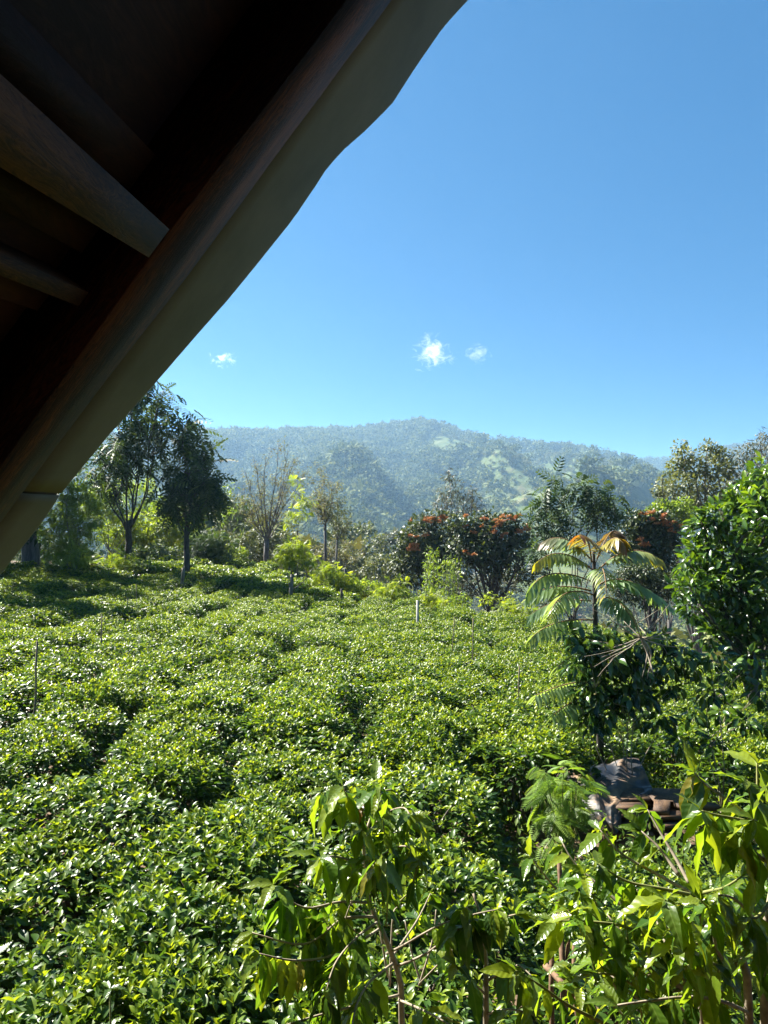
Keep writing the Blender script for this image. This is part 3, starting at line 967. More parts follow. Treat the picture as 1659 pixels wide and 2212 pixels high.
DENS = 10.0
def tree(name, label, cat, u, d, clumps, crownmat, T, size, dens, seed, trunk_u=None, fork=.4, r0=.16, bark='bark', group=None,
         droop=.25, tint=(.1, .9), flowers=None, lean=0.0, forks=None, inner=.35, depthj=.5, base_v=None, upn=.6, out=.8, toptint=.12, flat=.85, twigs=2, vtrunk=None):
    """u, d: where it stands; clumps: (u, v, radius in picture units at distance d)"""
    gg = np.random.default_rng(seed)
    x = (u - UC) / FV * d
    z0 = gz(x, d)
    root = np.array([x, d, z0 - .1])
    t = thing(name, label, cat, (x, d, z0), group)
    cs = []
    for c_ in clumps:
        r = c_[2] * px(d)
        dj = c_[3] if len(c_) > 3 else gg.normal(0, depthj) * r * 1.6
        dd = d + dj
        cs.append((at(c_[0], c_[1], dd), r))
    top = max(c_[0][2] for c_ in cs)
    cen = np.mean([c_[0] for c_ in cs], 0)
    mt = MB()
    fz = z0 + (top - z0) * fork
    fp = np.array([x + lean + (cen[0] - x) * .25, d + (cen[1] - d) * .3, fz])
    main = limb_to(mt, root, fp, r0, r0 * .72, gg, 7, .03, 0, 8)
    ends = []
    for c_, r in sorted(cs, key=lambda q: q[0][2]):
        f_ = gg.uniform(.65, 1.0)
        st = main[min(6, int(round(6 * f_)))] + gg.normal(0, r0 * .2, 3)
        near = [e for e in ends if e[2] < c_[2] - .2 and np.linalg.norm(e[:2] - c_[:2]) < 1.2 * r + .6]
        if near and gg.random() < .6:
            st = near[-1]
            rr0 = r0 * .2
        else:
            rr0 = r0 * .27
        p = limb_to(mt, st, c_, rr0, r0 * .07, gg, 7, .07, gg.uniform(-.1, .05))
        ends.append(p[4])
        for k in range(twigs):
            limb_to(mt, p[gg.integers(3, 6)], c_ + rdir(1, gg)[0] * r * .8, r0 * .09, r0 * .03, gg, 4, .08, 0, 4)
    mt.build('trunk', M[bark], t)
    mc = MB()
    for c_, r in cs:
        n = max(5, int(DENS * dens * r * r / (size * size)))
        clump(mc, T, c_, (r, r, r * flat), n, size, gg, droop, tint, out, inner, 0, upn, toptint)
    mc.build('crown', M[crownmat], t)
    if flowers:
        mf = MB()
        for (fu, fv, fr, fn) in flowers:
            # blossom heads sit on the outer skin of the crown, towards the light
            heads = [(fu + gg.normal(0, fr), fv + gg.normal(0, fr * .4)) for _ in range(max(3, int(fn / 2.4)))]
            for k in range(int(fn * 2.2)):
                hu, hv = heads[gg.integers(len(heads))]
                uu, vv = hu + gg.normal(0, 3.2), hv + gg.normal(0, 1.6)
                best = None
                for c_, r in cs:
                    q = at(uu, vv, c_[1])
                    w2 = r * r * 1.05 - (q[0] - c_[0]) ** 2 - ((q[2] - c_[2]) / flat) ** 2
                    if w2 > 0:
                        yy = c_[1] - math.sqrt(w2)
                        if best is None or yy < best:
                            best = yy
                if best is None:
                    continue
                c0 = at(uu, vv, best)
                nn = 11
                dirs = rdir(nn, gg); dirs[:, 2] = np.abs(dirs[:, 2]) * .8 + .1
                scatter(mf, ROUND, c0 + dirs * .03, dirs, rdir(nn, gg), .11 * gg.uniform(.7, 1.3, nn), gg.random(nn))
        mf.build('flowers', M['flower'], t)['kind'] = 'stuff'
    return t

def fill(u, v, ru, rv, n, r, seed, edge=.8):
    """clump centres filling an oval, radii varied, so that outlines stay uneven"""
    gg = np.random.default_rng(seed)
    o = []
    k = 0
    while len(o) < n and k < 4000:
        k += 1
        a, q = gg.uniform(0, 6.28), math.sqrt(gg.random()) * edge
        cu, cv = u + ru * q * math.cos(a), v + rv * q * math.sin(a)
        rr_ = r * gg.uniform(.65, 1.3)
        if all(math.hypot(cu - b[0], cv - b[1]) > .62 * (rr_ + b[2]) * .8 for b in o) or k > 2500:
            o.append((cu, cv, rr_))
    return o

# -- the left-hand stand
tree('pinnate_tree', 'tall airy tree with forked grey trunk rising past the roof edge', 'tree', 275, 33,
     [(248, 1020, 30), (222, 1000, 34), (262, 975, 38), (300, 960, 36), (330, 905, 34), (318, 935, 32), (344, 862, 24), (295, 905, 36), (270, 930, 34),
      (352, 845, 14), (240, 1052, 30), (205, 1030, 30), (285, 1005, 26), (315, 985, 28), (335, 960, 26), (245, 960, 30), (332, 880, 26), (282, 870, 40), (300, 820, 40), (250, 860, 44)],
     'dark', FROND_B, .62, 2.6, 201, r0=.18, fork=.32, bark='bark_dark', droop=.55, flat=.8, inner=.2)
tree('pinnate_tree', 'dense dark tree on a bare grey trunk, right of the taller airy one', 'tree', 400, 32,
     fill(415, 1030, 62, 95, 22, 30, 5) + [(388, 905, 34), (400, 890, 24), (415, 925, 32), (436, 960, 36), (452, 1010, 34), (468, 1060, 24), (440, 1100, 28), (372, 1105, 24), (365, 1040, 22), (375, 950, 26)],
     'dark', FROND_B, .66, 2.3, 202, r0=.15, fork=.36, bark='bark_dark', droop=.6, flat=.85, inner=.3)
tree('dark_tree', 'thick trunked tree mostly hidden behind the roof edge', 'tree', 68, 31,
     [(50, 1120, 34), (20, 1090, 50), (10, 1020, 70), (70, 1030, 40), (60, 960, 60), (110, 930, 40), (-30, 980, 70), (-40, 1080, 60), (10, 900, 70), (110, 880, 60)],
     'dark', FROND_B, .78, 2.79, 203, r0=.42, fork=.4, droop=.4)
tree('dark_tree', 'broad dark tree beyond the left end of the tea field', 'tree', -190, 30,
     fill(-190, 960, 130, 150, 16, 55, 7), 'dark', FROND_B, .78, 2.48, 204, r0=.35, fork=.4, droop=.4)
tree('dark_tree', 'big shade tree left of the field, nearest the cabin', 'tree', -190, 22,
     fill(-150, 850, 150, 120, 14, 60, 71), 'dark', FROND_B, .8, 2.6, 215, r0=.3, fork=.45, droop=.4)
tree('dark_tree', 'second shade tree left of the field, behind the nearest one', 'tree', -40, 26,
     fill(-30, 870, 110, 110, 12, 55, 72), 'dark', FROND_B, .8, 2.6, 216, r0=.3, fork=.45, droop=.4)
tree('feathery_tree', 'young pale green feathery tree standing before the dark trunk', 'tree', 165, 29,
     fill(150, 1130, 60, 80, 18, 24, 8) + [(175, 1060, 22), (150, 1035, 18), (205, 1075, 20), (120, 1190, 24), (165, 1200, 26)],
     'light', FROND_S, .42, 2.9, 205, r0=.07, fork=.2, droop=.3, flat=.7, tint=(.3, 1))
tree('feathery_tree', 'slender pale green tree behind the forked grey trunk', 'tree', 235, 37,
     fill(240, 1085, 60, 60, 14, 24, 9) + [(300, 1040, 24), (330, 1075, 22), (200, 1090, 22)], 'light', FROND_S, .45, 2.3, 206, r0=.08, fork=.3, droop=.3, tint=(.3, 1))
tree('leafy_shrub', 'wide yellow green shrub glowing behind the two grey trunks', 'shrub', 330, 40,
     fill(325, 1150, 115, 40, 24, 20, 10), 'bright', ROUND, .15, 3.4, 207, r0=.06, fork=.3, tint=(.35, 1), twigs=1)
tree('leafy_shrub', 'mid green shrub under the yellow green one', 'shrub', 325, 37,
     fill(325, 1205, 90, 30, 16, 20, 11), 'pinn', ROUND, .15, 3.2, 208, r0=.06, fork=.3, twigs=1)
tree('leafy_shrub', 'mid green bushy shrub right of the dense dark tree', 'shrub', 450, 37,
     fill(450, 1180, 50, 36, 12, 18, 12), 'pinn', FROND_S, .34, 4.2, 209, r0=.05, fork=.2, twigs=1, tint=(.1, .8))
tree('leafy_shrub', 'low bright shrub at the foot of the forked grey trunk', 'shrub', 250, 31.6,
     fill(255, 1222, 46, 22, 9, 14, 13), 'bright', FROND_S, .32, 3.6, 210, r0=.04, fork=.2, twigs=1, tint=(.2, .9))
tree('leafy_shrub', 'low bright shrub left of the forked grey trunk', 'shrub', 160, 31,
     fill(160, 1222, 50, 26, 10, 15, 14), 'light', FROND_S, .34, 3.6, 211, r0=.04, fork=.2, twigs=1)
tree('leafy_shrub', 'small sunlit leafy shrub between the two grey trunks', 'shrub', 322, 31.5,
     fill(325, 1232, 30, 18, 6, 11, 15), 'light', ROUND, .13, 3.4, 212, r0=.03, fork=.2, twigs=1)
tree('leafy_shrub', 'low clipped sunlit shrub on the hump right of the dark tree', 'shrub', 495, 38.5,
     fill(495, 1196, 52, 16, 9, 12, 16), 'bright', ROUND, .12, 3.6, 213, r0=.04, fork=.2, twigs=1, flat=.7)
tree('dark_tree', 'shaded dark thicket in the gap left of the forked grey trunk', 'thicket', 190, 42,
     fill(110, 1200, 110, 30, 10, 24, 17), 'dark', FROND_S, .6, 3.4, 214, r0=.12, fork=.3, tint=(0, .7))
for k, (u_, v_, d_, lb) in enumerate([(492, 1075, 46, 'thin sapling with few leaf sprays beside the dense dark tree'), (520, 1110, 44, 'short thin sapling with drooping dark leaves left of the bare tree')]):
    tree('sapling', lb, 'sapling', u_, d_, [(u_ - 8, v_, 14), (u_ + 8, v_ - 22, 12), (u_ - 3, v_ + 30, 14), (u_ + 12, v_ + 26, 12), (u_ - 14, v_ + 50, 12)],
         'light' if k == 0 else 'pinn', NARROW, .34, 2.2, 220 + k, r0=.05, fork=.3, droop=.5)

# -- half-bare trees in the middle
def fan_tree(label, u, d, ends, seed, r0, leafn, mat, size=.2, tips=5, spread=22, fork_v=1180, group=None, rad=.0):
    gg = np.random.default_rng(seed)
    x = (u - UC) / FV * d
    z0 = gz(x, d)
    t = thing('bare_tree', label, 'tree', (x, d, z0), group)
    mt, mc = MB(), MB()
    f = at(u, fork_v, d)
    tube(mt, path([x, d, z0 - .1], f, 5, .03, 0, gg), np.linspace(r0, r0 * .8, 5), 7)
    for (eu, ev) in ends:
        dj = gg.normal(0, .9)
        e = at(eu, ev, d + dj)
        p = limb_to(mt, f + gg.normal(0, r0 * .4, 3), e, r0 * .26, r0 * .05, gg, 10, .055, .05)
        for j_ in range(3, 10):
            for q in range(2):
                tip = p[j_] + rdir(1, gg)[0] * spread * px(d) * gg.uniform(.5, 1.3) + np.array([0, 0, spread * px(d) * .55])
                pp = limb_to(mt, p[j_ - 1], tip, r0 * .075, r0 * .025, gg, 5, .08, .0, 4)
                for w in range(tips):
                    c_ = pp[gg.integers(2, 5)]
                    clump(mc, LEAF, c_, spread * px(d) * .38, leafn, size, gg, .2, (0, 1), inner=.1)
    mt.build('trunk', M['bark'], t)
    mc.build('crown', M[mat], t)
    return t
fan_tree('wide half bare tree with a fan of dark branches and sparse dry leaves', 576, 48,
         [(520, 1075), (530, 1020), (552, 1000), (575, 985), (600, 985), (622, 975), (640, 990), (655, 1015), (650, 1060), (535, 1120), (610, 1040), (565, 1050)], 231, .21, 8, 'dry', .15, 2, 20, 1165)
fan_tree('tall slim half bare tree standing right of the wide one', 702, 50,
         [(690, 1012), (700, 1030), (680, 1050), (712, 1060), (725, 1045), (670, 1085), (715, 1110), (690, 1090)], 232, .12, 9, 'dry', .15, 2, 16, 1130)
fan_tree('slim pale tree with thin leaves, rightmost of the half bare trees', 728, 52,
         [(725, 1062), (740, 1080), (712, 1090), (755, 1115), (708, 1125), (750, 1145), (730, 1105)], 233, .085, 10, 'olive', .15, 2, 15, 1165)
fan_tree('low brown twiggy tree between the slim half bare trunks', 745, 56,
         [(690, 1170), (715, 1160), (740, 1165), (765, 1175), (680, 1195), (780, 1195)], 234, .09, 7, 'dry', .16, 2, 16, 1225)
tree('sapling', 'bright young tree with layered leaf sprays behind the pruned one', 'tree', 641, 41,
     [(640, 1040, 11), (655, 1085, 13), (668, 1082, 10), (648, 1110, 12), (632, 1100, 9), (640, 1065, 8), (622, 1125, 12), (660, 1112, 9)],
     'bright', FROND_S, .36, 3.2, 235, r0=.05, fork=.6, tint=(.4, 1), bark='bark_dark', droop=.1, flat=.6)
tree('leafy_shrub', 'pale olive thicket around the foot of the wide half bare tree', 'thicket', 560, 52,
     fill(570, 1180, 90, 38, 22, 20, 18), 'olive', ROUND, .2, 2.4, 236, r0=.06, fork=.2, tint=(.2, 1), twigs=1)
tree('leafy_shrub', 'tall pale thicket behind the saplings', 'thicket', 510, 58,
     fill(508, 1120, 46, 60, 16, 20, 19), 'olive', ROUND, .24, 2.0, 237, r0=.08, fork=.2, tint=(.2, 1), twigs=1)
# -- the small pollarded tree in the tea
t_ = tree('pruned_tree', 'small pollarded tree with crooked forked trunk in the tea', 'tree', 627, 26,
     [(632, 1190, 22), (610, 1200, 16), (655, 1198, 18), (640, 1172, 14), (618, 1180, 13), (625, 1208, 14), (660, 1214, 15), (645, 1214, 13), (678, 1228, 11), (672, 1208, 12), (655, 1182, 12), (602, 1188, 9)],
     'bright', FROND_S, .20, 3.2, 240, r0=.085, fork=.60, tint=(.25, 1), droop=.35, flat=.8, twigs=1)
# -- shrubs along the lower edge of the field
edge = [(705, 1246, 22), (722, 1268, 14), (745, 1262, 18), (770, 1275, 14), (795, 1272, 18), (825, 1283, 15), (850, 1275, 18), (880, 1290, 15), (930, 1298, 16), (968, 1305, 14), (1000, 1300, 15), (1095, 1318, 15), (1130, 1322, 14)]
kinds = ['ragged bright green shrub', 'leafy yellow green shrub', 'loose light green shrub']
where = ['right beside the pollarded tree', 'just below the pollarded tree', 'below the slim half bare trees', 'in front of the valley treetops', 'at the middle of the field edge', 'below the first flame tree', 'left of the pale post',
         'behind the pale post', 'right of the pale post', 'under the bamboo clump', 'in front of the flame tree trunks', 'left of the large pinnate plant', 'nearest the large pinnate plant']
for k, (u_, v_, r_) in enumerate(edge):
    d_ = float(np.interp(u_, [690, 800, 1000, 1130], [31, 31, 28, 26.5]))
    tree('edge_shrub', kinds[k % 3] + ' ' + where[k], 'shrub', u_, d_, fill(u_, v_, r_ * 1.8, r_ * 1.0, 6, r_ * .7, 300 + k) + [(u_ - 6, v_ - r_ * .9, r_ * .4), (u_ + 9, v_ - r_ * .7, r_ * .4)],
         ['bright', 'light', 'bright'][k % 3], [FROND_S, LEAF, FROND_S][k % 3], [.26, .13, .22][k % 3], [2.8, 2.6, 2.8][k % 3], 320 + k, r0=.03, fork=.2, tint=(.25, 1), group='shrubs along the lower field edge', twigs=1)
# -- valley treetops just beyond
val = [(760, 1215, 36, 75), (800, 1190, 34, 90), (845, 1180, 30, 105), (870, 1225, 34, 70), (820, 1235, 34, 62), (905, 1165, 30, 110), (745, 1160, 26, 120), (785, 1150, 22, 140), (700, 1205, 30, 66)]
for k, (u_, v_, r_, d_) in enumerate(val):
    tree('valley_tree', ['rounded olive', 'pale green', 'grey green'][k % 3] + ' treetop in the valley ' + ['below the slim bare trees', 'left of the flame trees', 'low behind the field edge', 'beside the flame trees', 'nearest the field edge', 'highest behind the flame trees', 'behind the slim trunks', 'farthest down the valley', 'behind the pollarded tree'][k], 'tree',
         u_, d_, fill(u_, v_, r_ * 1.3, r_ * 1.1, 10, r_ * .5, 400 + k), ['olive', 'olive', 'grey'][k % 3], ROUND, .0042 * d_, 2.6, 420 + k, r0=.2, fork=.4, tint=(.2, 1), twigs=0, group='treetops in the valley')
# -- flame trees
tree('flame_tree', 'dark spreading tree with orange blossom on top, double dark trunk', 'tree', 1061, 40,
     fill(1065, 1172, 78, 50, 22, 24, 21) + [(1020, 1128, 22), (1060, 1122, 24), (1100, 1128, 24), (1125, 1150, 22), (990, 1150, 20), (1010, 1210, 20), (1110, 1215, 22), (1135, 1195, 20), (1060, 1225, 22), (1150, 1172, 18), (982, 1175, 20), (1000, 1235, 20), (1120, 1240, 18), (975, 1215, 20), (1085, 1240, 18), (1040, 1113, 12), (1115, 1117, 12), (1002, 1138, 22), (982, 1128, 17), (1008, 1168, 22), (1145, 1150, 18), (1158, 1195, 18), (1165, 1225, 20), (1140, 1245, 20)],
     'flame', ROUND, .22, 2.6, 250, r0=.2, fork=.52, bark='bark_dark', tint=(0, .9), droop=.15, flowers=[(1100, 1122, 18, 26), (1055, 1122, 12, 9), (1022, 1138, 14, 9), (1002, 1116, 7, 9), (1090, 1156, 12, 8), (1130, 1142, 10, 14), (1012, 1192, 8, 6), (1070, 1140, 8, 5)])
tree('flame_tree', 'dark spreading tree with few orange flowers, left of the brighter one', 'tree', 935, 42,
     fill(925, 1180, 66, 60, 22, 24, 22) + [(905, 1128, 22), (945, 1118, 20), (975, 1125, 18), (880, 1160, 22), (870, 1215, 24), (875, 1250, 22), (900, 1255, 20), (860, 1190, 16), (985, 1150, 18), (990, 1190, 20), (950, 1250, 20), (975, 1230, 18), (852, 1225, 16), (925, 1112, 13), (965, 1112, 12)],
     'flame', ROUND, .22, 2.6, 251, r0=.16, fork=.52, bark='bark_dark', tint=(0, 1), droop=.15, flowers=[(890, 1180, 16, 18), (950, 1122, 16, 14), (905, 1165, 14, 8), (920, 1130, 14, 8), (965, 1120, 8, 8)])
tree('flame_tree', 'dark tree with orange blossom behind the large pinnate plant', 'tree', 1410, 34,
     fill(1400, 1165, 70, 60, 20, 26, 23) + [(1370, 1120, 20), (1410, 1118, 22), (1450, 1130, 22), (1380, 1230, 26), (1440, 1230, 24), (1340, 1190, 22)],
     'flame', ROUND, .18, 3.4, 252, r0=.2, fork=.4, bark='bark_dark', tint=(0, .8), droop=.15, flowers=[(1450, 1138, 18, 18), (1420, 1124, 16, 10), (1385, 1112, 10, 6), (1395, 1178, 20, 10), (1460, 1150, 12, 8)])
tree('leafy_shrub', 'yellow green tree between the flame tree and the tall gum trees', 'tree', 1445, 42,
     fill(1450, 1105, 62, 26, 14, 18, 24), 'light', ROUND, .17, 3.0, 253, r0=.12, fork=.5, tint=(.2, .9))
# -- gum trees
tree('gum_tree', 'thin grey green gum tree rising behind the flame trees', 'tree', 985, 62,
     [(972, 1030, 14), (980, 1048, 18), (960, 1065, 18), (975, 1075, 22), (1000, 1070, 18), (1022, 1072, 14), (1030, 1090, 16), (1010, 1095, 20), (985, 1100, 22), (955, 1095, 18), (945, 1085, 12), (968, 1015, 9), (1020, 1060, 9)],
     'grey', NARROW, .42, 2.6, 254, r0=.25, fork=.35, droop=.5, tint=(.1, .9))
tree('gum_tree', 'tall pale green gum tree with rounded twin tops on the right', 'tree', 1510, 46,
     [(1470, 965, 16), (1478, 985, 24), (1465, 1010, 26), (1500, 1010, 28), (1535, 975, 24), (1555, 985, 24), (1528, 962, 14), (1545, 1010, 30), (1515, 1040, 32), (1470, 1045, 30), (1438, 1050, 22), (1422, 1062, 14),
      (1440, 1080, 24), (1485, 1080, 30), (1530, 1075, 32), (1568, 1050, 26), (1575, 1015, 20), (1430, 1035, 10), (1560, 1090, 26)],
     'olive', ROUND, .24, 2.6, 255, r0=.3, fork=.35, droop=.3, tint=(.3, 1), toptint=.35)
tree('gum_tree', 'greyish gum tree in the upper right beyond the glossy tree', 'tree', 1620, 52,
     [(1600, 985, 26), (1625, 975, 26), (1585, 1010, 24), (1620, 1015, 32), (1650, 960, 24), (1660, 990, 30), (1600, 1045, 30), (1645, 1040, 34), (1655, 940, 16), (1680, 950, 34), (1690, 1010, 40), (1580, 1060, 24)],
     'grey', NARROW, .38, 3.6, 256, r0=.3, fork=.35, droop=.4, tint=(.1, .9))
# -- pinnate tree right of the flame trees
tree('pinnate_tree', 'flat topped pinnate tree with several bare stems on the right', 'tree', 1240, 31,
     [(1198, 1028, 15), (1190, 1050, 18), (1180, 1072, 18), (1205, 1062, 16), (1168, 1098, 22), (1198, 1100, 20), (1160, 1125, 18), (1192, 1132, 20), (1225, 1118, 16), (1245, 1040, 18), (1268, 1048, 20), (1240, 1066, 18),
      (1290, 1058, 20), (1316, 1070, 18), (1330, 1090, 16), (1300, 1085, 20), (1270, 1080, 20), (1255, 1105, 18), (1290, 1110, 18), (1322, 1110, 16), (1180, 1160, 22), (1215, 1150, 16), (1165, 1190, 20), (1340, 1108, 10)],
     'pinn', FROND_B, .60, 3.6, 257, r0=.11, fork=.34, droop=.5, flat=.65, bark='bark_dark', tint=(0, .8))
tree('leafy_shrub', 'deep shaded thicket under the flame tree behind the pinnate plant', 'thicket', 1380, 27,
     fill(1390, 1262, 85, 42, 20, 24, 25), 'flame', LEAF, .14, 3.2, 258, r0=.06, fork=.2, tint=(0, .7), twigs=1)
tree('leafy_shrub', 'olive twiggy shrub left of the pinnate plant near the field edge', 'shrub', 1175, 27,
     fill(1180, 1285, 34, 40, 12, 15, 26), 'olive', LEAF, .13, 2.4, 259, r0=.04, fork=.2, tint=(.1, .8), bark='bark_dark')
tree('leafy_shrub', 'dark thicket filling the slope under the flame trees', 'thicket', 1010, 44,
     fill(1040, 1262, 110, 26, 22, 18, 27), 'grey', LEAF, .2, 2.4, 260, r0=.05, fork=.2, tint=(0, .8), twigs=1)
# yellow-green plants at the foot of the flame trees
for k, (u_, v_) in enumerate([(1052, 1292), (1098, 1300)]):
    tree('leafy_shrub', ['yellow green leafy plant below the double trunk of the flame tree', 'yellow green leafy plant right of the double trunk'][k], 'plant', u_, 29,
         fill(u_, v_, 18, 14, 5, 10, 270 + k), 'bright', LEAF, .17, 2.6, 272 + k, r0=.03, fork=.3, tint=(.5, 1), twigs=1)
# bamboo-like upright canes
gb = np.random.default_rng(77)
for k in range(9):
    u_ = 905 + k * 10.5 + gb.normal(0, 3)
    d_ = 35 + gb.normal(0, .7)
    x_ = (u_ - UC) / FV * d_
    b_ = gz(x_, d_)
    t = thing('cane', 'upright leafy cane in the pale green clump before the flame trees', 'cane', (x_, d_, b_), 'canes of the pale clump')
    tp = at(u_ + gb.normal(4, 8), gb.uniform(1188, 1225), d_ + gb.normal(0, .4))
    mt, mc = MB(), MB()
    p = path([x_, d_, b_ - .1], tp, 9, .02, 0, gb)
    tube(mt, p, np.linspace(.035, .012, 9), 5)
    for j_ in range(4, 9):
        clump(mc, NARROW, p[j_], (.22, .22, .26), 34, .2, gb, .3, (.2, 1), inner=.1)
    mt.build('stem', M['twig_green'], t); mc.build('foliage', M['light'], t)
# -- big glossy tree on the right
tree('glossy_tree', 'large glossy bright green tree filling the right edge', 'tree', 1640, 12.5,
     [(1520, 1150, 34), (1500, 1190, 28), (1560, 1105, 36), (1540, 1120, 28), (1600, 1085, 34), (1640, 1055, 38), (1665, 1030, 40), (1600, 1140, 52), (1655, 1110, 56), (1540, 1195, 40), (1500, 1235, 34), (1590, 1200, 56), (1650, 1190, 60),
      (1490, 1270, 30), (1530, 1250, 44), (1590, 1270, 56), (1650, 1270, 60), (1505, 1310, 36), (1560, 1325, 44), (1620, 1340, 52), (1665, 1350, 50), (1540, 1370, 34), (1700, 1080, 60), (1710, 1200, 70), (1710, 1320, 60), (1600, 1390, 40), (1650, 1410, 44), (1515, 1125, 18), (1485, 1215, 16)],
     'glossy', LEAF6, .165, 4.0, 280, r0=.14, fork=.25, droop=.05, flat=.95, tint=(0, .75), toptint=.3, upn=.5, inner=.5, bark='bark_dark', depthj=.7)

# ------------------------------------------------------------------ near plants: every leaf an object
def leaf_mesh(name, mat, w, droop, wave, fold, seed, nu=6, pw=.85):
    gg = np.random.default_rng(seed)
    ph = gg.uniform(0, 6.28, 2)
    V, F = [], []
    ts = np.linspace(0, 1, nu + 1)
    for t in ts:
        hw = w * .5 * max(.006, (math.sin(math.pi * min(1, t ** pw * .985 + .008))) ** .8 * (1 - .25 * t * t))
        if t == 1:
            hw = .004
        z = -droop * t * t
        y = t - .15 * droop * t * t
        for k, s_ in enumerate((-1, -.55, 0, .55, 1)):
            zz = z + fold * abs(s_) * hw * 2 + wave * abs(s_) * hw * 2.2 * math.sin(t * 17 + ph[0 if s_ < 0 else 1])
            V.append((s_ * hw, y, zz))
    for a in range(nu):
        for b in range(4):
            i_ = a * 5 + b
            F.append((i_, i_ + 1, i_ + 6, i_ + 5))
    mb = MB(); mb.add(V, [np.array(F)])
    return mb.mesh(name, mat, True)
CL = [leaf_mesh('leaf', M['coffee'], w_, dr, .16, f_, 500 + k) for k, (w_, dr, f_) in enumerate([(.36, .28, .12), (.32, .45, .16), (.40, .2, .08), (.34, .6, .14), (.38, .35, .2)])]

GREENS = [((.045, .105, .016), 2), ((.09, .18, .018), 4), ((.15, .24, .02), 3), ((.22, .29, .022), 2), ((.22, .20, .02), .2), ((.17, .08, .02), .03)]
gw = np.array([w for _, w in GREENS]); gw = gw / gw.sum()

def add_leaf(par, meshes, P, D, N, L, gg, colr=None, name='leaf'):
    D = unit(D); X = unit(np.cross(D, N)); Z = np.cross(X, D)
    o = bpy.data.objects.new(name, meshes[gg.integers(len(meshes))])
    COL.objects.link(o)
    o.parent = par
    mtx = Matrix(((X[0], D[0], Z[0], P[0]), (X[1], D[1], Z[1], P[1]), (X[2], D[2], Z[2], P[2]), (0, 0, 0, 1))) @ Matrix.Diagonal((L, L, L, 1))
    o.matrix_basis = Matrix.Translation(-Vector(par.location)) @ mtx
    if colr is None:
        colr = np.array(GREENS[gg.choice(len(GREENS), p=gw)][0]) * gg.uniform(.85, 1.15)
    o.color = (*colr, 1)
    return o

def spline(pts, n):
    """smooth curve through control points"""
    pts = np.asarray(pts, float)
    t = np.linspace(0, len(pts) - 1, n)
    out = []
    for q in t:
        i = min(int(q), len(pts) - 2); f = q - i
        p0, p1, p2, p3 = pts[max(i - 1, 0)], pts[i], pts[i + 1], pts[min(i + 2, len(pts) - 1)]
        out.append(.5 * ((2 * p1) + (-p0 + p2) * f + (2 * p0 - 5 * p1 + 4 * p2 - p3) * f * f + (-p0 + 3 * p1 - 3 * p2 + p3) * f ** 3))
    return np.array(out)

def leafy_branch(par, ctrl, r0, r1, start, pairs, L, gg, mat='twig', droop=.6, spread=.8, tipn=4, bright=None):
    c_ = np.array([at(*q) for q in ctrl])
    n = 14
    p = spline(c_, n)
    mb = MB()
    tube(mb, p, np.linspace(r0, r1, n), 6)
    mb.build('branch', M[mat], par, True)
    tan = unit(np.gradient(p, axis=0))
    for k in range(pairs):
        f = start + (1 - start) * (k + .5) / pairs
        q = f * (n - 1); i = min(int(q), n - 2); fr = q - i
        P = p[i] * (1 - fr) + p[i + 1] * fr
        T_ = tan[i]
        side = unit(np.cross(T_, [0, 0, 1]) + gg.normal(0, .25, 3))
        for s_ in (-1, 1):
            if gg.random() < .1:
                continue
            D = side * s_ * spread * gg.uniform(.6, 1.2) + T_ * gg.uniform(.2, .6) + np.array([0, 0, -droop * gg.uniform(.4, 1.5)])
            N = np.array([0, 0, 1.]) + side * s_ * .5 + gg.normal(0, .25, 3)
            add_leaf(par, CL, P, D, N, L * gg.uniform(.65, 1.15), gg)
    for k in range(tipn):                     # young whorl at the tip
        D = tan[-1] * gg.uniform(.3, .9) + rdir(1, gg)[0] * .8 + np.array([0, 0, -droop * .3])
        cc = np.array([(.125, .19, .02), (.17, .23, .025), (.09, .16, .02)][gg.integers(3)])
        add_leaf(par, CL, p[-1], D, np.array([0, 0, 1.]) + gg.normal(0, .3, 3), L * gg.uniform(.4, .85), gg, cc)

# large mature leaves of the nearest tea bushes, one by one
gt = np.random.default_rng(77)
TL = [leaf_mesh('leaf', M['coffee'], w_, dr, .10, f_, 540 + k, 5) for k, (w_, dr, f_) in enumerate([(.44, .15, .14), (.40, .28, .18), (.46, .1, .1)])]
for t_ in near_tea:
    for k in range(90):
        a_ = gt.uniform(0, 6.28); r_ = .60 * math.sqrt(gt.uniform(.15, 1.1))
        z_ = .90 - .20 * (r_ / .64) ** 4 - gt.uniform(0, .10) - (gt.uniform(.05, .35) if r_ > .52 else 0)
        P = np.array([r_ * math.cos(a_), r_ * math.sin(a_), z_])
        b_ = a_ + gt.normal(0, .9)
        D = unit(np.array([math.cos(b_), math.sin(b_), gt.normal(.1, .35)]))
        N = unit(np.array([0, 0, 1.0]) + gt.normal(0, .35, 3))
        X = unit(np.cross(D, N)); Z = np.cross(X, D)
        L = gt.uniform(.075, .115)
        o = bpy.data.objects.new('leaf', TL[gt.integers(3)]); COL.objects.link(o); o.parent = t_
        o.matrix_basis = Matrix(((X[0] * L, D[0] * L, Z[0] * L, P[0]), (X[1] * L, D[1] * L, Z[1] * L, P[1]), (X[2] * L, D[2] * L, Z[2] * L, P[2]), (0, 0, 0, 1)))
        o.color = (*(np.array([(.018, .048, .012), (.03, .075, .014), (.055, .115, .016)][gt.integers(3)]) * gt.uniform(.85, 1.2)), 1)
gg = np.random.default_rng(900)
